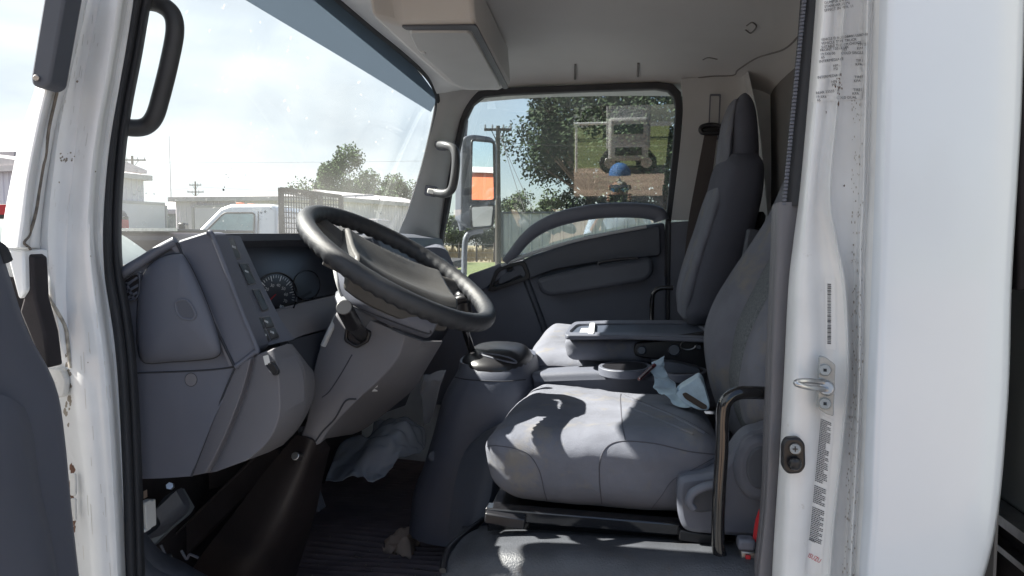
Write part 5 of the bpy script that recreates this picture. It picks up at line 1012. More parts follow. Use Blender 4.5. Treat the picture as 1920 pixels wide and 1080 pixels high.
# ---- trees
def make_tree(name, H, crown_r, crown_h, base, nleaf, lm, label, loc, seed, trunk_r=.25, leaf=.22, clumps=34, group=None, lobes=None):
    rnd = random.Random(seed); root = empty(name, (0, 0, 0), label, 'tree', group)
    tr = [rcyl((0, 0, -.1), (.05, .05, base + crown_h * .25), trunk_r, trunk_r * .6)]
    cl = []
    for _ in range(clumps):
        while 1:
            p = Vector((rnd.uniform(-1, 1), rnd.uniform(-1, 1), rnd.uniform(-1, 1)))
            if .45 < p.length < 1: break
        w_ = 1 - .35 * max(0, p.z) - .2 * max(0, -p.z)
        c = Vector((p.x * crown_r * w_, p.y * crown_r * w_, base + crown_h * (.5 + .5 * p.z)))
        if lobes: c += Vector(lobes(p))
        cl.append((c, rnd.uniform(.16, .34) * crown_r))
    st = Vector((.05, .05, base + crown_h * .2))
    for c, r_ in cl[::2]: tr.append(rcyl(st * .7 + Vector((0, 0, base * .3)), c, trunk_r * .3, trunk_r * .07, seg=6))
    mk('trunk', tr, M['bark'], root)
    vs = []; fs = []
    for _ in range(nleaf):
        c, r_ = rnd.choice(cl); d = Vector((rnd.gauss(0, 1), rnd.gauss(0, 1), rnd.gauss(0, .8))).normalized() * r_ * rnd.uniform(.3, 1.15) ** .7
        p = c + d; a = Vector((rnd.gauss(0, 1), rnd.gauss(0, 1), rnd.gauss(0, 1))).normalized(); b = a.orthogonal().normalized(); s = leaf * rnd.uniform(.5, 1.3); k = len(vs)
        vs += [p - a * s * .5, p + b * s * .3, p + a * s * .5, p - b * s * .3]; fs.append((k, k + 1, k + 2, k + 3))
    finish('crown', vs, fs, lm, root, fix=False)
    root.location = loc; return root
def gl(px, V, extra=0):
    p = P(px, 445, V=V); return Vector((p.x, V, GZ))
# big oak beyond the passenger window, and the dark mass to its right
make_tree('oak_tree', 14, 5.4, 12, 2.6, 34000, M['leaf1'], 'large dark leafy tree filling the left half of the passenger window', gl(1105, 52), 4, .45, .27, 70)
make_tree('oak_tree', 14, 6.5, 13, 1.6, 34000, M['leaf1'], 'dense dark tree at the right edge of the passenger window', gl(1255, 50), 9, .45, .30, 70)
for i, (px, V, h, r_) in enumerate(((848, 78, 3.2, 3.2), (905, 80, 4.6, 3.2), (985, 74, 5.6, 3.4), (1035, 60, 4.6, 2.6))):
    make_tree('hedge_tree', h, r_, h, .6, 5200, M['leaf3'], ('low tree behind the lower left corner of the passenger window', 'tree directly behind the passenger side mirror', 'rounded tree right of the side mirror above the trailer', 'small tree under the big oak by the trailer')[i], gl(px, V), 30 + i, .16, .28, 26, 'trees behind the trailer')
make_tree('bushy_tree', 8, 3.7, 5.8, 2.1, 20000, M['leaf2'], 'green tree rising above the long metal building, seen through the windshield', gl(655, 54), 2, .2, .22, 30, lobes=lambda p: (0, 0, -1.0 * max(0, p.x) + .6 * (p.x < -.3)))
make_tree('bushy_tree', 7, 3.4, 4.3, 1.7, 16000, M['leaf2'], 'lower green tree right of the taller one behind the long metal building', gl(726, 55), 3, .2, .22, 24)
make_tree('bushy_tree', 5, 2.0, 2.2, 1.2, 3000, M['leaf2'], 'small tree top just showing over the middle of the long metal building', gl(580, 62), 13, .15, .22, 16)

# ---- utility poles
def make_pole(name, h, arms, label, loc, rz=0, group='utility poles'):
    root = empty(name, (0, 0, 0), label, 'utility pole', group)
    mk('pole', [rcyl((0, 0, 0), (0, 0, h), .16, .10)], M['wood'], root)
    for z, w_ in arms:
        a = mk('crossarm', [rbox((-w_ / 2, -.06, z - .06), (w_ / 2, .06, z + .06)), rbar((-w_ * .25, 0, z), (0, 0, z - .7), .04), rbar((w_ * .25, 0, z), (0, 0, z - .7), .04)], M['wood'], root)
        mk('insulator', [rcyl((x, 0, z + .06), (x, 0, z + .24), .05, .04, seg=8) for x in (-w_ * .46, -w_ * .2, w_ * .2, w_ * .46)], M['screw'], a)
    root.location = loc; root.rotation_euler = (0, 0, rz); return root
def ztop(py, px, V): return P(px, py, V=V).z - GZ
make_pole('utility_pole', ztop(292, 253, 60), [(ztop(300, 253, 60), 2.3)], 'wooden utility pole above the left metal building', gl(253, 60), .2)
make_pole('utility_pole', ztop(340, 369, 95), [(ztop(347, 369, 95), 1.6), (ztop(360, 369, 95), 2.2)], 'far utility pole above the garage door building', gl(369, 95), .2)
make_pole('utility_pole', ztop(236, 934, 36), [(ztop(243, 934, 36), 1.35)], 'dark utility pole beside the side mirror in the passenger window', gl(934, 36), .15)
mast = mk('radio_mast', [rcyl(gl(323, 120), gl(323, 120) + Vector((0, 0, ztop(255, 323, 120))), .10, .05)], M['metal_roof'], None); tag(mast, 'thin tall antenna mast above the metal buildings', 'mast')
def wires(name, pairs, label, r=.02):
    ps_ = []
    for a, b, sag in pairs:
        q = [a.lerp(b, i / 14) - Vector((0, 0, sag * 4 * (i / 14) * (1 - i / 14))) for i in range(15)]
        for i in range(14): ps_.append(rcyl(q[i], q[i + 1], r, seg=5))
    return tag(mk(name, ps_, M['matt_black'], None), label, 'power line')
wires('power_line', [(P(-300, 290, V=58), P(900, 300, V=58), .4), (P(200, 353, V=95), P(369, 350, V=95), .5), (P(369, 350, V=95), P(800, 352, V=95), .5)], 'faint power lines crossing the sky over the windshield', .009)
wires('power_line', [(P(900, 262, V=36), P(1500, 246, V=36), .5), (P(900, 268, V=36), P(1500, 262, V=36), .5), (P(936, 244, V=36), P(985, 400, V=30), .1), (P(936, 250, V=36), P(1002, 400, V=30), .1)], 'overhead wires running from the dark pole across the passenger window', .012)

# ---- buildings seen through the windshield
def siding(a, b, z0, z1, pitch=.30, dep=.04, t=.15):
    """vertical ribbed metal wall from a to b"""
    a, b = Vector(a), Vector(b); n = int((b - a).length / pitch); d = (b - a).normalized(); nn = Vector((d.y, -d.x, 0)); ps_ = []
    L_ = (b - a).length; q = []
    for i in range(n):
        s = i * L_ / n; w_ = L_ / n
        q += [(s, 0), (s + w_ * .68, 0), (s + w_ * .76, dep), (s + w_ * .92, dep)]
    q.append((L_, 0))
    vs = [a + d * s + nn * e + Vector((0, 0, z)) for z in (z0, z1) for s, e in q]; k = len(q)
    vs += [a + d * s - nn * t + Vector((0, 0, z)) for z in (z0, z1) for s, e in q]
    fs = [(i, i + 1, k + i + 1, k + i) for i in range(k - 1)] + [(2 * k + i, 3 * k + i, 3 * k + i + 1, 2 * k + i + 1) for i in range(k - 1)] + [(k + i, k + i + 1, 3 * k + i + 1, 3 * k + i) for i in range(k - 1)]
    return vs, fs
def building(name, label, a, b, depth, h, roof_rise=.8, doors=(), m=None, ridge=None):
    a, b = Vector((*a, 0)), Vector((*b, 0)); root = empty(name, (a.x, a.y, GZ), label, 'building')
    d = (b - a).normalized(); nn = Vector((-d.y, d.x, 0))
    c, e = b + nn * depth, a + nn * depth
    z0, z1 = GZ, GZ + h
    mk('wall', [siding(a, b, z0, z1), siding(b, c, z0, z1), siding(c, e, z0, z1), siding(e, a, z0, z1)], m or M['metal_wall'], root, angle=20, fix=False)
    o_ = .25; A, B_, C_, E_ = [Vector((p.x, p.y, z1)) for p in (a - d * o_ - nn * o_, b + d * o_ - nn * o_, c + d * o_ + nn * o_, e - d * o_ + nn * o_)]
    r0 = (A + E_) / 2 + Vector((0, 0, roof_rise)); r1 = (B_ + C_) / 2 + Vector((0, 0, roof_rise))
    up = Vector((0, 0, .12))
    if ridge == 'across':
        r0 = (A + B_) / 2 + Vector((0, 0, roof_rise)); r1 = (E_ + C_) / 2 + Vector((0, 0, roof_rise))
        v = [A, B_, C_, E_, r0, r1]; f = [(0, 4, 5, 3), (4, 1, 2, 5), (0, 1, 4), (3, 5, 2), (0, 3, 2, 1)]
    else:
        v = [A, B_, C_, E_, r0, r1]; f = [(0, 1, 5, 4), (4, 5, 2, 3), (0, 4, 3), (1, 2, 5), (0, 3, 2, 1)]
    finish('roof', [p + up for p in v] , f, M['metal_roof'], root, angle=20)
    mk('fascia', [rbar(A, B_, .1, .22), rbar(B_, C_, .1, .22), rbar(C_, E_, .1, .22), rbar(E_, A, .1, .22)], M['metal_roof'], root)
    for (s, w_, hh) in doors:
        p0 = a + d * s; p1 = a + d * (s + w_)
        dd = mk('garage_door', [(lambda q: rbar(q + Vector((0, 0, z0 + hh / 2)), q + d * w_ + Vector((0, 0, z0 + hh / 2)), .1, hh))(p0 - nn * .08)], M['metal_wall'], root, bevel=.01)
        mk('door_window', [rbar(p0 - nn * .15 + d * x + Vector((0, 0, z0 + hh * .52)), p0 - nn * .15 + d * (x + w_ * .16) + Vector((0, 0, z0 + hh * .52)), .04, .16) for x in (w_ * .14, w_ * .62)], M['dark_glass'], dd)
        mk('door_frame', [rbar(p0 - nn * .1 - d * .08 + Vector((0, 0, z0)), p0 - nn * .1 - d * .08 + Vector((0, 0, z0 + hh)), .12), rbar(p1 - nn * .1 + d * .08 + Vector((0, 0, z0)), p1 - nn * .1 + d * .08 + Vector((0, 0, z0 + hh)), .12), rbar(p0 - nn * .1 + Vector((0, 0, z0 + hh + .06)), p1 - nn * .1 + Vector((0, 0, z0 + hh + .06)), .12)], M['metal_roof'], dd)
    return root
def xy(px, V): p = P(px, 445, V=V); return (p.x, p.y)
building('metal_building', 'long low white metal building behind the white pickup', xy(332, 36), xy(632, 36), 9, ztop(373, 480, 36), .35, doors=((1.1, 2.5, ztop(388, 480, 36)),))
building('metal_building', 'pale metal building wing sloping away right of the long low one', xy(634, 36), xy(785, 44), 2.4, ztop(374, 634, 36), .4)
building('metal_building', 'tall ribbed metal building at the left of the windshield', xy(90, 26), xy(272, 31), 12, ztop(330, 260, 30), .9, doors=((3.6, 2.6, 3.1),), ridge=None)
building('metal_building', 'small grey green building between the two white metal buildings', xy(274, 44), xy(336, 44), 6, ztop(398, 300, 44), .7, m=mat('green_grey_siding', (.25, .29, .27), .7))
building('metal_building', 'arched roof metal building seen outside the front pillar', xy(-160, 34), xy(34, 34), 10, ztop(290, 10, 34), ztop(255, 10, 34) - ztop(290, 10, 34), ridge=None)

# ---- vehicles outside the windshield
def wheels(root, xs, ys, r=.4, w_=.26):
    for x in xs:
        for y in ys:
            q = mk('wheel', [rcyl((x, y - w_ / 2, r), (x, y + w_ / 2, r), r, seg=24)], M['matt_black'], root, bevel=.03)
            mk('rim', [rcyl((x, y - w_ / 2 - .01, r), (x, y + w_ / 2 + .01, r), r * .55, seg=18)], M['chrome'], q, bevel=.01)
def profile(name, pts, y0, y1, m, root, tum=0, zt=1.2, bevel=.03, **kw):
    """side profile (x,z) extruded across; upper points narrowed by tum"""
    f = []
    for s, y in ((1, y0), (-1, y1)):
        f += [Vector((x, y + s * tum * max(0, z - zt), z)) for x, z in pts]
    k = len(pts); fs = [tuple(range(k)), tuple(range(2 * k - 1, k - 1, -1))] + [(i, (i + 1) % k, (i + 1) % k + k, i + k) for i in range(k)]
    return finish(name, f, fs, m, root, bevel=bevel, angle=30, **kw)
# white regular-cab flatbed pickup, nose to the left
pk = empty('flatbed_pickup', (0, 0, 0), 'white single cab flatbed pickup parked in front of the long metal building', 'pickup truck')
body = profile('cab', [(-1.75, .55), (-1.82, .9), (-1.78, 1.22), (-.6, 1.34), (-.48, 1.36), (.10, 1.92), (.28, 1.98), (1.0, 1.98), (1.10, 1.88), (1.12, .55)], -1.0, 1.0, M['white_ext'], pk, tum=.22, zt=1.3, bevel=.05)
for sy in (-1, 1):
    yy = sy * 1.0
    def tq(x, z, o_=.006): return Vector((x, yy - sy * .22 * max(0, z - 1.3) + sy * o_, z))
    wd = rounded([(-.30, 1.38), (.18, 1.84), (.72, 1.84), (.72, 1.36)], .06, 3)
    wg = finish('side_window', [tq(x, z) for x, z in wd] + [tq(x, z, -.004) for x, z in wd], [tuple(range(len(wd)))] + [(i, (i + 1) % len(wd), (i + 1) % len(wd) + len(wd), i + len(wd)) for i in range(len(wd))], M['dark_glass'] if sy > 0 else mat('side_glass_sheen', (.22, .33, .32), .08, coat=.5, var=.25, vscale=3), pk)
    tube('window_gasket', [tq(x, z, .008) for x, z in wd], .014, M['black'], wg, closed=True, sm=False, seg=6)
    tube('door_gap', [tq(x, z, .002) for x, z in ((-.42, 1.3), (-.40, .7), (.80, .68), (.80, 1.3), (.78, 1.86))], .008, M['black'], pk, sm=False, seg=6)
    box('wing_mirror', (-.48, yy + sy * .06 if sy > 0 else yy - .24, 1.38), (-.36, yy + .24 if sy > 0 else yy - .06, 1.68), M['black'], pk, bevel=.03)
wsx = finish('front_glass', [(-.44, -.86, 1.40), (-.44, .86, 1.40), (.09, .76, 1.90), (.09, -.76, 1.90), (-.47, -.86, 1.41), (-.47, .86, 1.41), (.06, .76, 1.92), (.06, -.76, 1.92)], [(0, 1, 2, 3), (4, 5, 6, 7), (0, 4, 5, 1), (2, 6, 7, 3), (0, 3, 7, 4), (1, 5, 6, 2)], M['dark_glass'], pk)
mk('roof_lamp', [rbox((.25, y - .05, 1.975), (.37, y + .05, 2.02)) for y in (-.5, 0, .5)], M['orange'], pk, bevel=.01)
mk('flatbed', [rbox((1.2, -1.15, .95), (4.2, 1.15, 1.08)), rbox((1.0, -.45, .6), (4.2, .45, .9))], M['matt_black'], pk, bevel=.01)
hbv = [rbox((1.22, -1.12, 1.08), (1.30, -1.04, 2.22)), rbox((1.22, 1.04, 1.08), (1.30, 1.12, 2.22)), rbox((1.22, -1.04, 2.14), (1.30, 1.04, 2.22)), rbar((1.26, -1.1, 2.20), (2.3, -1.1, 2.08), .06), rbar((2.3, -1.1, 2.08), (2.3, -1.1, 1.08), .06), rbar((1.8, -1.1, 2.13), (1.8, -1.1, 1.08), .05)]
hb_ = mk('headboard_rack', hbv, M['matt_black'], pk)
ms_ = []
for i in range(22):
    x = 1.3 + i * 1.0 / 22; zt_ = 2.20 - .12 * (x - 1.26) / 1.04
    ms_.append(rbar((x, -1.1, 1.08), (x, -1.1, zt_), .014)); 
for k_ in range(13): ms_.append(rbar((1.28, -1.1, 1.12 + k_ * .08), (2.3, -1.1, 1.12 + k_ * .075), .014))
mk('wire_mesh', ms_, M['matt_black'], hb_)
mk('cargo_crate', [rbox((1.6, -.6, 1.08), (2.8, .5, 1.75))], M['metal_roof'], pk, bevel=.02)
wheels(pk, (-1.15, 3.1), (-.92, .92))
pp = P(404, 445, V=12.2); pk.location = (pp.x, 12.9, GZ); pk.rotation_euler = (0, 0, R(6)); pk.scale = (1, 1, 1.10)
# maroon pickup, only its bed rail shows
mp_ = empty('maroon_pickup', (0, 0, 0), 'dark maroon pickup low behind the left end of the dashboard', 'pickup truck')
profile('body', [(-2.6, .5), (-2.6, 1.18), (-.9, 1.22), (-.2, 1.24), (2.4, 1.24), (2.45, .5)], -.95, .95, M['maroon'], mp_, bevel=.06)
mk('bed_cover', [rbox((-.3, -.9, 1.245), (2.3, .9, 1.27))], M['black'], mp_, bevel=.01)
mk('bed_rail', [rbox((-2.5, -.96, 1.25), (2.4, -.90, 1.275))], M['chrome'], mp_)
wheels(mp_, (-1.6, 1.6), (-.85, .85))
mp_.location = (P(336, 445, V=7.05).x - 2.45, 8.0, GZ); mp_.scale = (1, 1, 1.33)
# pale rounded van nose between the pillar and the dash
vn_ = empty('white_van', (0, 0, 0), 'pale white van with a rounded nose close to the front pillar', 'van')
profile('body', smooth2([(-2.0, .4), (-2.0, 1.5), (-1.5, 1.75), (-.4, 1.72), (.15, 1.45), (.45, 1.15), (.62, .9), (.66, .45)], 4), -.9, .9, mat('van_paint', (.27, .30, .27), .3, coat=.5), vn_, bevel=.05)
profile('front_glass', smooth2([(-.30, 1.60), (-.05, 1.50), (.18, 1.36), (.10, 1.30), (-.20, 1.36), (-.34, 1.5)], 3), -.905, .905, M['dark_glass'], vn_, bevel=.01)
wheels(vn_, (-1.4, .1), (-.8, .8), .33, .2)
pp = P(212, 445, V=4.8); vn_.location = (pp.x - 1.02, 5.6, GZ - .15 + .15); vn_.rotation_euler = (0, 0, R(0))
# dark truck tail at the far left, with white script
rt = empty('black_pickup', (0, 0, 0), 'black and red vehicle at the left edge with white lettering on its side', 'pickup truck')
bb_ = profile('body', [(-3.2, .5), (-3.2, 1.66), (.0, 1.66), (.05, 1.58), (.05, .5)], -.95, .95, M['black'], rt, bevel=.04)
mk('red_stripe', [rbox((-3.1, -.958, 1.56), (.03, -.952, 1.65))], M['red'], bb_)
tv, tf = text2d('RY', .30); finish('side_lettering', [(-.42 + v.x * .8, -.960 - .0, 1.30 + v.y) for v in tv], tf, M['ink_white'], bb_, fix=False)
mk('tail_lamp', [rbox((-.02, -.90, 1.3), (.07, -.75, 1.55)), rbox((-.02, .75, 1.3), (.07, .90, 1.55))], M['red'], rt, bevel=.01)
wheels(rt, (-2.4, -.7), (-.85, .85), .38)
pp = P(17, 445, V=7.0); rt.location = (pp.x, 7.95, GZ + .42)
rt.location.z = GZ + .0
rt.scale = (1, 1, 1.18)
rt.rotation_euler = (0, 0, 0)

# ---- beyond the passenger window: trailer, fence, wheels
tl = empty('cargo_trailer', (0, 0, 0), 'pale grey ribbed cargo trailer parked beyond the passenger window', 'trailer')
xl, xr = P(940, 445, V=44).x, P(1300, 445, V=44).x; Lx = xr - xl; zb, zt = P(1000, 478, V=44).z - GZ, P(1000, 400, V=44).z - GZ
mk('box_wall', [siding((0, 0, 0), (Lx, 0, 0), zb, zt, pitch=.62, dep=.10)], mat('trailer_side', (.40, .40, .45), .45, var=.12, vscale=1.3), tl, angle=20, fix=False)
mk('box_body', [rbox((0, .16, zb), (Lx, 2.5, zt - .02))], M['metal_wall'], tl, bevel=.02)
mk('corner_post', [rbox((-.1, -.12, zb - .1), (.12, .1, zt + .05)), rbox((-.1, -.13, zt - .02), (Lx, .1, zt + .1)), rbox((-.1, -.13, zb - .14), (Lx, .1, zb + .02))], M['plastic_dark'], tl)
wheels(tl, (.5, 1.6), (.25, 2.2), .5, .3)
mk('landing_leg', [rbox((4.0, .3, 0), (4.2, .5, zb))], M['matt_black'], tl)
tl.location = (xl, 44, GZ)
fn_ = empty('wire_fence', gl(700, 47), 'low wire fence with dark posts on the dry verge', 'fence')
fx0, fx1 = P(700, 445, V=47).x, P(960, 445, V=47).x
random.seed(2)
for i in range(9):
    x = fx0 + (fx1 - fx0) * i / 8; mk('post', [rcyl((x, 47, GZ), (x, 47, GZ + 1.25), .06)], M['wood'], fn_)
mk('wire', [rbar((fx0, 47, GZ + z), (fx1, 47, GZ + z), .025) for z in (.3, .6, .9, 1.15)], M['screw'], fn_)
vs, fs = [], []; rnd = random.Random(77)
for _ in range(9000):
    x = rnd.uniform(-36, 14); y = rnd.uniform(46.5, 70); z = GZ; h_ = rnd.uniform(.2, .8); k = len(vs); dx, dy = rnd.uniform(-.2, .2), rnd.uniform(-.2, .2)
    vs += [(x, y, z), (x + .09, y + .05, z), (x + dx, y + dy, z + h_)]; fs.append((k, k + 1, k + 2))
tall = finish('tall_dry_grass', vs, fs, mat('dry_grass', (.26, .21, .13), .9, var=.45, vscale=.8), None, fix=False); tag(tall, kind='stuff')

# ---- behind the camera: what the passenger glass reflects
def virt(px, Vv): return P(px, 445, V=Vv).x
bt = empty('box_van', (0, 0, 0), 'white box van standing in the yard, reflected in the passenger window', 'van')
w2 = .85
mk('cargo_box', [rbox((-w2, 0, .9), (w2, 4, 2.6))], mat('van_reflected_paint', (.42, .42, .43), .5), bt, bevel=.04)
cbn = mk('cab', [rbox((-.75, 3.95, .5), (.75, 5.3, 2.1))], mat('van_cab_paint', (.48, .48, .49), .5), bt, bevel=.12)
mk('front_glass', [rbox((-.55, 5.295, 1.5), (.55, 5.32, 1.85))], M['dark_glass'], cbn, bevel=.01)
mk('grille', [rbox((-.5, 5.295, .7), (.5, 5.33, 1.0))], M['black'], cbn, bevel=.01)
wheels(bt, (-.7, .7), (1.0, 4.6), .4, .25)
for q in bt.children:
    pass
bt.location = (virt(1176, 29), -28.5, GZ)
for k_, s_ in enumerate(((-9.5, 'left'),)):  # dark box made up to cut off the left of the window reflection
    dk = empty('reflection_blocker', (virt(1062, 17.4) - 12, -12, GZ), 'dark box added behind the photographer to keep the window reflection dark', 'container')
    mk('blocker_wall', [siding((virt(1062, 17.4) - 12, -12, 0), (virt(1062, 17.4), -12, 0), GZ, GZ + 4.2), rbox((virt(1062, 17.4) - 12, -12.2, GZ), (virt(1062, 17.4), -14.5, GZ + 4.2))], mat('blocker_dark', (.03, .04, .035), .6), dk, fix=False, angle=20)
    mk('blocker_roof', [rbox((virt(1062, 17.4) - 12.1, -14.6, GZ + 4.2), (virt(1062, 17.4) + .05, -11.9, GZ + 4.3))], M['matt_black'], dk)
gp_ = empty('pipe_gate', (virt(1070, 30), -24.6, GZ), 'white pipe goal frame on the grass, reflected in the passenger window', 'gate')
gx0, gx1 = virt(1066, 30), virt(1142, 30)
mk('crossbar', [rcyl((gx0, -24.6, GZ + 1.9), (gx1, -24.6, GZ + 1.9), .06)], M['white_ext'], gp_)
mk('post', [rcyl((gx0 + .3, -24.6, GZ), (gx0 + .3, -24.6, GZ + 1.9), .05)], M['white_ext'], gp_)
mk('post', [rcyl((gx1, -24.6, GZ), (gx1, -24.6, GZ + 1.9), .05)], M['white_ext'], gp_)
for i, (x, y, r_, h) in enumerate(((-14, -70, 7, 8), (-2, -78, 8, 9), (11, -72, 7, 8), (24, -70, 8, 9))):
    make_tree('field_tree', h, r_, h, .8, 3500, M['leaf3'], ('leftmost', 'second', 'third', 'rightmost')[i] + ' tree of the row edging the grass field behind the photographer', (x, y, GZ), 60 + i, .3, .7, 24, 'trees along the field')
# orange store front that the side mirror shows
ob = empty('orange_building', (0, 0, 0), 'orange fronted building with a green band, reflected in the side mirror', 'building')
def mirror_dir(px, py, n):
    d = ray(px, py).normalized(); return d - n * 2 * d.dot(n)
c0 = P(905, 340, V=2.97); dm = mirror_dir(905, 350, nrm); k_ = 24 / math.hypot(dm.x, dm.y); tgt = c0 + dm * k_
side = Vector((-dm.y, dm.x, 0)).normalized(); fwd = Vector((dm.x, dm.y, 0)).normalized()
def obx(s0, s1, d0, d1, z0, z1):
    v = [Vector((tgt.x, tgt.y, 0)) + side * s + fwd * d + Vector((0, 0, z)) for z in (z0, z1) for s, d in ((s0, d0), (s1, d0), (s1, d1), (s0, d1))]
    return v, [(0, 3, 2, 1), (4, 5, 6, 7), (0, 1, 5, 4), (1, 2, 6, 5), (2, 3, 7, 6), (3, 0, 4, 7)]
zt_ = (c0 + mirror_dir(905, 322, nrm) * k_).z; zb_ = (c0 + mirror_dir(905, 380, nrm) * k_).z
mk('orange_wall', [obx(-9, 9, 0, 5, zb_, zt_)], M['orange'], ob, bevel=.02)
mk('lower_wall', [obx(-9, 9, .1, 5, GZ, zb_ - .003)], M['green_wall'], ob, bevel=.02)
mk('roof_edge', [obx(-9.2, 9.2, -.15, 5.2, zt_ + .003, zt_ + .2)], M['metal_roof'], ob)
mk('window', [obx(s, s + 2.2, .06, .09, GZ + .8, min(zb_ - .2, GZ + 2)) for s in (-7, -3, 1, 5)], M['dark_glass'], ob)

# ---- the photographer, standing behind the lens and reflected in the passenger window
def skin_body(name, chains, m, parent, sub=2):
    """chains: list of lists of (point, radius) sharing joints by position"""
    vs, es, rs, idx = [], [], [], {}
    for ch in chains:
        prev = None
        for p, r_ in ch:
            k = tuple(round(c, 4) for c in p)
            if k not in idx: idx[k] = len(vs); vs.append(Vector(p)); rs.append(r_)
            if prev is not None and prev != idx[k]: es.append((prev, idx[k]))
            prev = idx[k]
    me = bpy.data.meshes.new(name); me.from_pydata(vs, es, []); o = bpy.data.objects.new(name, me); COL.objects.link(o)
    o.modifiers.new('skin', 'SKIN')
    for i, d in enumerate(me.skin_vertices[0].data):
        rr = rs[i]; d.radius = rr if isinstance(rr, tuple) else (rr, rr); d.use_root = (i == 0)
    s = o.modifiers.new('subd', 'SUBSURF'); s.levels = sub; s.render_levels = sub
    dg = bpy.context.evaluated_depsgraph_get(); me2 = bpy.data.meshes.new_from_object(o.evaluated_get(dg)); bpy.data.objects.remove(o)
    me2.name = name
    for p in me2.polygons: p.use_smooth = True
    me2.materials.clear(); me2.materials.append(m); q = bpy.data.objects.new(name, me2); COL.objects.link(q); q.parent = parent
    q.location = -WLOC[parent.name] if parent else (0, 0, 0); WLOC[q.name] = Vector(); return q
PX, PY = -.03, -.62
sk_m = mat('skin', (.35, .20, .14), .6, var=.08, vscale=30)
pe = empty('person', (PX, PY, GZ), 'person in a pale blue shirt and cap with reflective sunglasses holding up a phone', 'person')
z = lambda h: GZ + h
def V3(x, y, h): return (PX + x, PY + y, GZ + h * .945)
skin_body('shirt', [[(V3(0, 0, .98), (.15, .12)), (V3(0, 0, 1.12), (.145, .11)), (V3(0, .0, 1.28), (.17, .12)), (V3(0, 0, 1.36), (.15, .10)), (V3(0, 0, 1.40), .065)],
                    [(V3(0, 0, 1.36), (.15, .10)), (V3(.17, .0, 1.35), .065), (V3(.24, .13, 1.17), .055), (V3(.22, .24, 1.20), .05)], [(V3(0, 0, 1.36), (.15, .10)), (V3(-.17, 0, 1.35), .065), (V3(-.24, .13, 1.17), .055), (V3(-.22, .24, 1.20), .05)]], mat('shirt', (.50, .62, .78), .85, bump2=.2, b2s=14), pe)
skin_body('trousers', [[(V3(0, 0, .98), (.15, .11)), (V3(.09, 0, .86), .095), (V3(.10, .02, .50), .07), (V3(.10, -.01, .10), .055)], [(V3(0, 0, .98), (.15, .11)), (V3(-.09, 0, .86), .095), (V3(-.10, .02, .50), .07), (V3(-.10, -.01, .10), .055)]], mat('denim', (.05, .07, .12), .9), pe)
for s in (-1, 1): skin_body('shoe', [[(V3(s * .10, -.05, .05), .045), (V3(s * .10, .06, .045), .045), (V3(s * .11, .17, .035), .032)]], M['black'], pe)
hz_ = 1.50
head = skin_body('body', [[(V3(0, 0, 1.34), .055), (V3(0, .0, 1.43), .052), (V3(0, .01, hz_), (.072, .08)), (V3(0, .015, hz_ + .07), (.076, .09)), (V3(0, .0, hz_ + .13), (.06, .07))],
        [(V3(0, 0, 1.34), .055), (V3(.16, 0, 1.33), .045), (V3(.23, .13, 1.17), .038), (V3(.14, .34, 1.36), .028), (V3(.09, .43, 1.47), (.03, .018)), (V3(.075, .48, 1.50), (.028, .014))],
        [(V3(0, 0, 1.34), .055), (V3(-.16, 0, 1.33), .045), (V3(-.23, .13, 1.17), .038), (V3(-.14, .34, 1.36), .028), (V3(-.09, .43, 1.47), (.03, .018)), (V3(-.075, .48, 1.50), (.028, .014))]], sk_m, pe)
for s in (-1, 1):
    for i in range(4):
        zz = 1.515 + .02 * i - .01; skin_body('finger', [[(V3(s * .075, .475, zz - .01), .009), (V3(s * .088, .500, zz), .0085), (V3(s * .080, .522, zz + .002), .008), (V3(s * .062, .528, zz + .002), .007)]], sk_m, head, 1)
    skin_body('thumb', [[(V3(s * .07, .465, 1.50), .011), (V3(s * .060, .485, 1.53), .010), (V3(s * .045, .497, 1.55), .008)]], sk_m, head, 1)
    skin_body('ear', [[(V3(s * .078, .0, hz_ + .05), .010), (V3(s * .086, -.008, hz_ + .075), .013), (V3(s * .080, -.005, hz_ + .095), .009)]], sk_m, head, 1)
skin_body('nose', [[(V3(0, .095, hz_ + .075), .009), (V3(0, .118, hz_ + .035), .014)]], sk_m, head, 1)
mk('mouth', [rbar(V3(-.025, .099, hz_ + .002), V3(.025, .099, hz_ + .002), .006, .006)], mat('lips', (.30, .12, .10), .6), head, bevel=.002)
capv = []
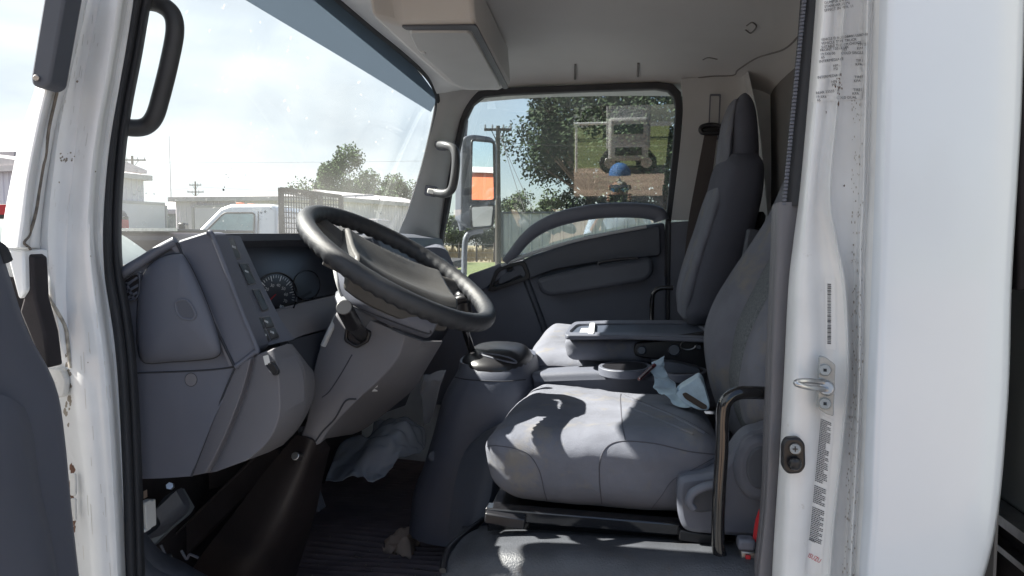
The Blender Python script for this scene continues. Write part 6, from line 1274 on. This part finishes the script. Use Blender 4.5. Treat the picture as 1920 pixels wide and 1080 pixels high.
for i in range(7):
    t_ = i / 6; zz = hz_ + .085 + .10 * math.sin(t_ * PI / 2); rr = math.cos(t_ * PI / 2 * .96)
    capv.append([Vector(V3(.088 * rr * math.cos(a * PI / 12), .0 + .102 * rr * math.sin(a * PI / 12), 0)) + Vector((0, 0, zz)) for a in range(24)])
cap_ = loft('cap', capv, mat('cap_blue', (.05, .16, .42), .7), pe)
for k_ in range(1): pass
patch('cap_peak', [[V3(-.075, .055, hz_ + .10), V3(0, .085, hz_ + .105), V3(.075, .055, hz_ + .10)], [V3(-.068, .12, hz_ + .095), V3(0, .15, hz_ + .105), V3(.068, .12, hz_ + .095)], [V3(-.04, .17, hz_ + .085), V3(0, .185, hz_ + .092), V3(.04, .17, hz_ + .085)]], mat('peak_dark', (.02, .025, .04), .7), cap_, n=4, world=True, t=.004, dirn=(0, 0, -1))
prism('cap_badge', [V3(-.022, .095, hz_ + .115), V3(.022, .095, hz_ + .115), V3(0, .072, hz_ + .165)], None, .004, M['white_pl'], cap_, world=True, dirn=(0, -1, 0), bevel=0)
gls = mk('sunglasses', [rbar(V3(-.078, .085, hz_ + .07), V3(-.078, 0, hz_ + .075), .004), rbar(V3(.078, .085, hz_ + .07), V3(.078, 0, hz_ + .075), .004), rbar(V3(-.07, .108, hz_ + .078), V3(.07, .108, hz_ + .078), .005)], M['black'], pe)
for s in (-1, 1): patch('lens', [[V3(s * .006, .112, hz_ + .085), V3(s * .04, .108, hz_ + .086), V3(s * .074, .090, hz_ + .08)], [V3(s * .012, .112, hz_ + .055), V3(s * .04, .110, hz_ + .046), V3(s * .070, .092, hz_ + .056)]], mat('blue_lens', (.05, .35, .75), .05, metal=1), gls, n=4, world=True, t=.002, dirn=(0, -1, 0))
ph = empty('phone', V3(.03, .515, 1.52), 'dark phone held up in both hands by the person', 'phone')
mk('case', [rbox(V3(-.07, .508, 1.485), V3(.07, .517, 1.565))], M['black'], ph, bevel=.003)
mk('screen', [rbox(V3(-.064, .5065, 1.490), V3(.064, .5078, 1.560))], M['dark_glass'], ph)
# scatter check ends
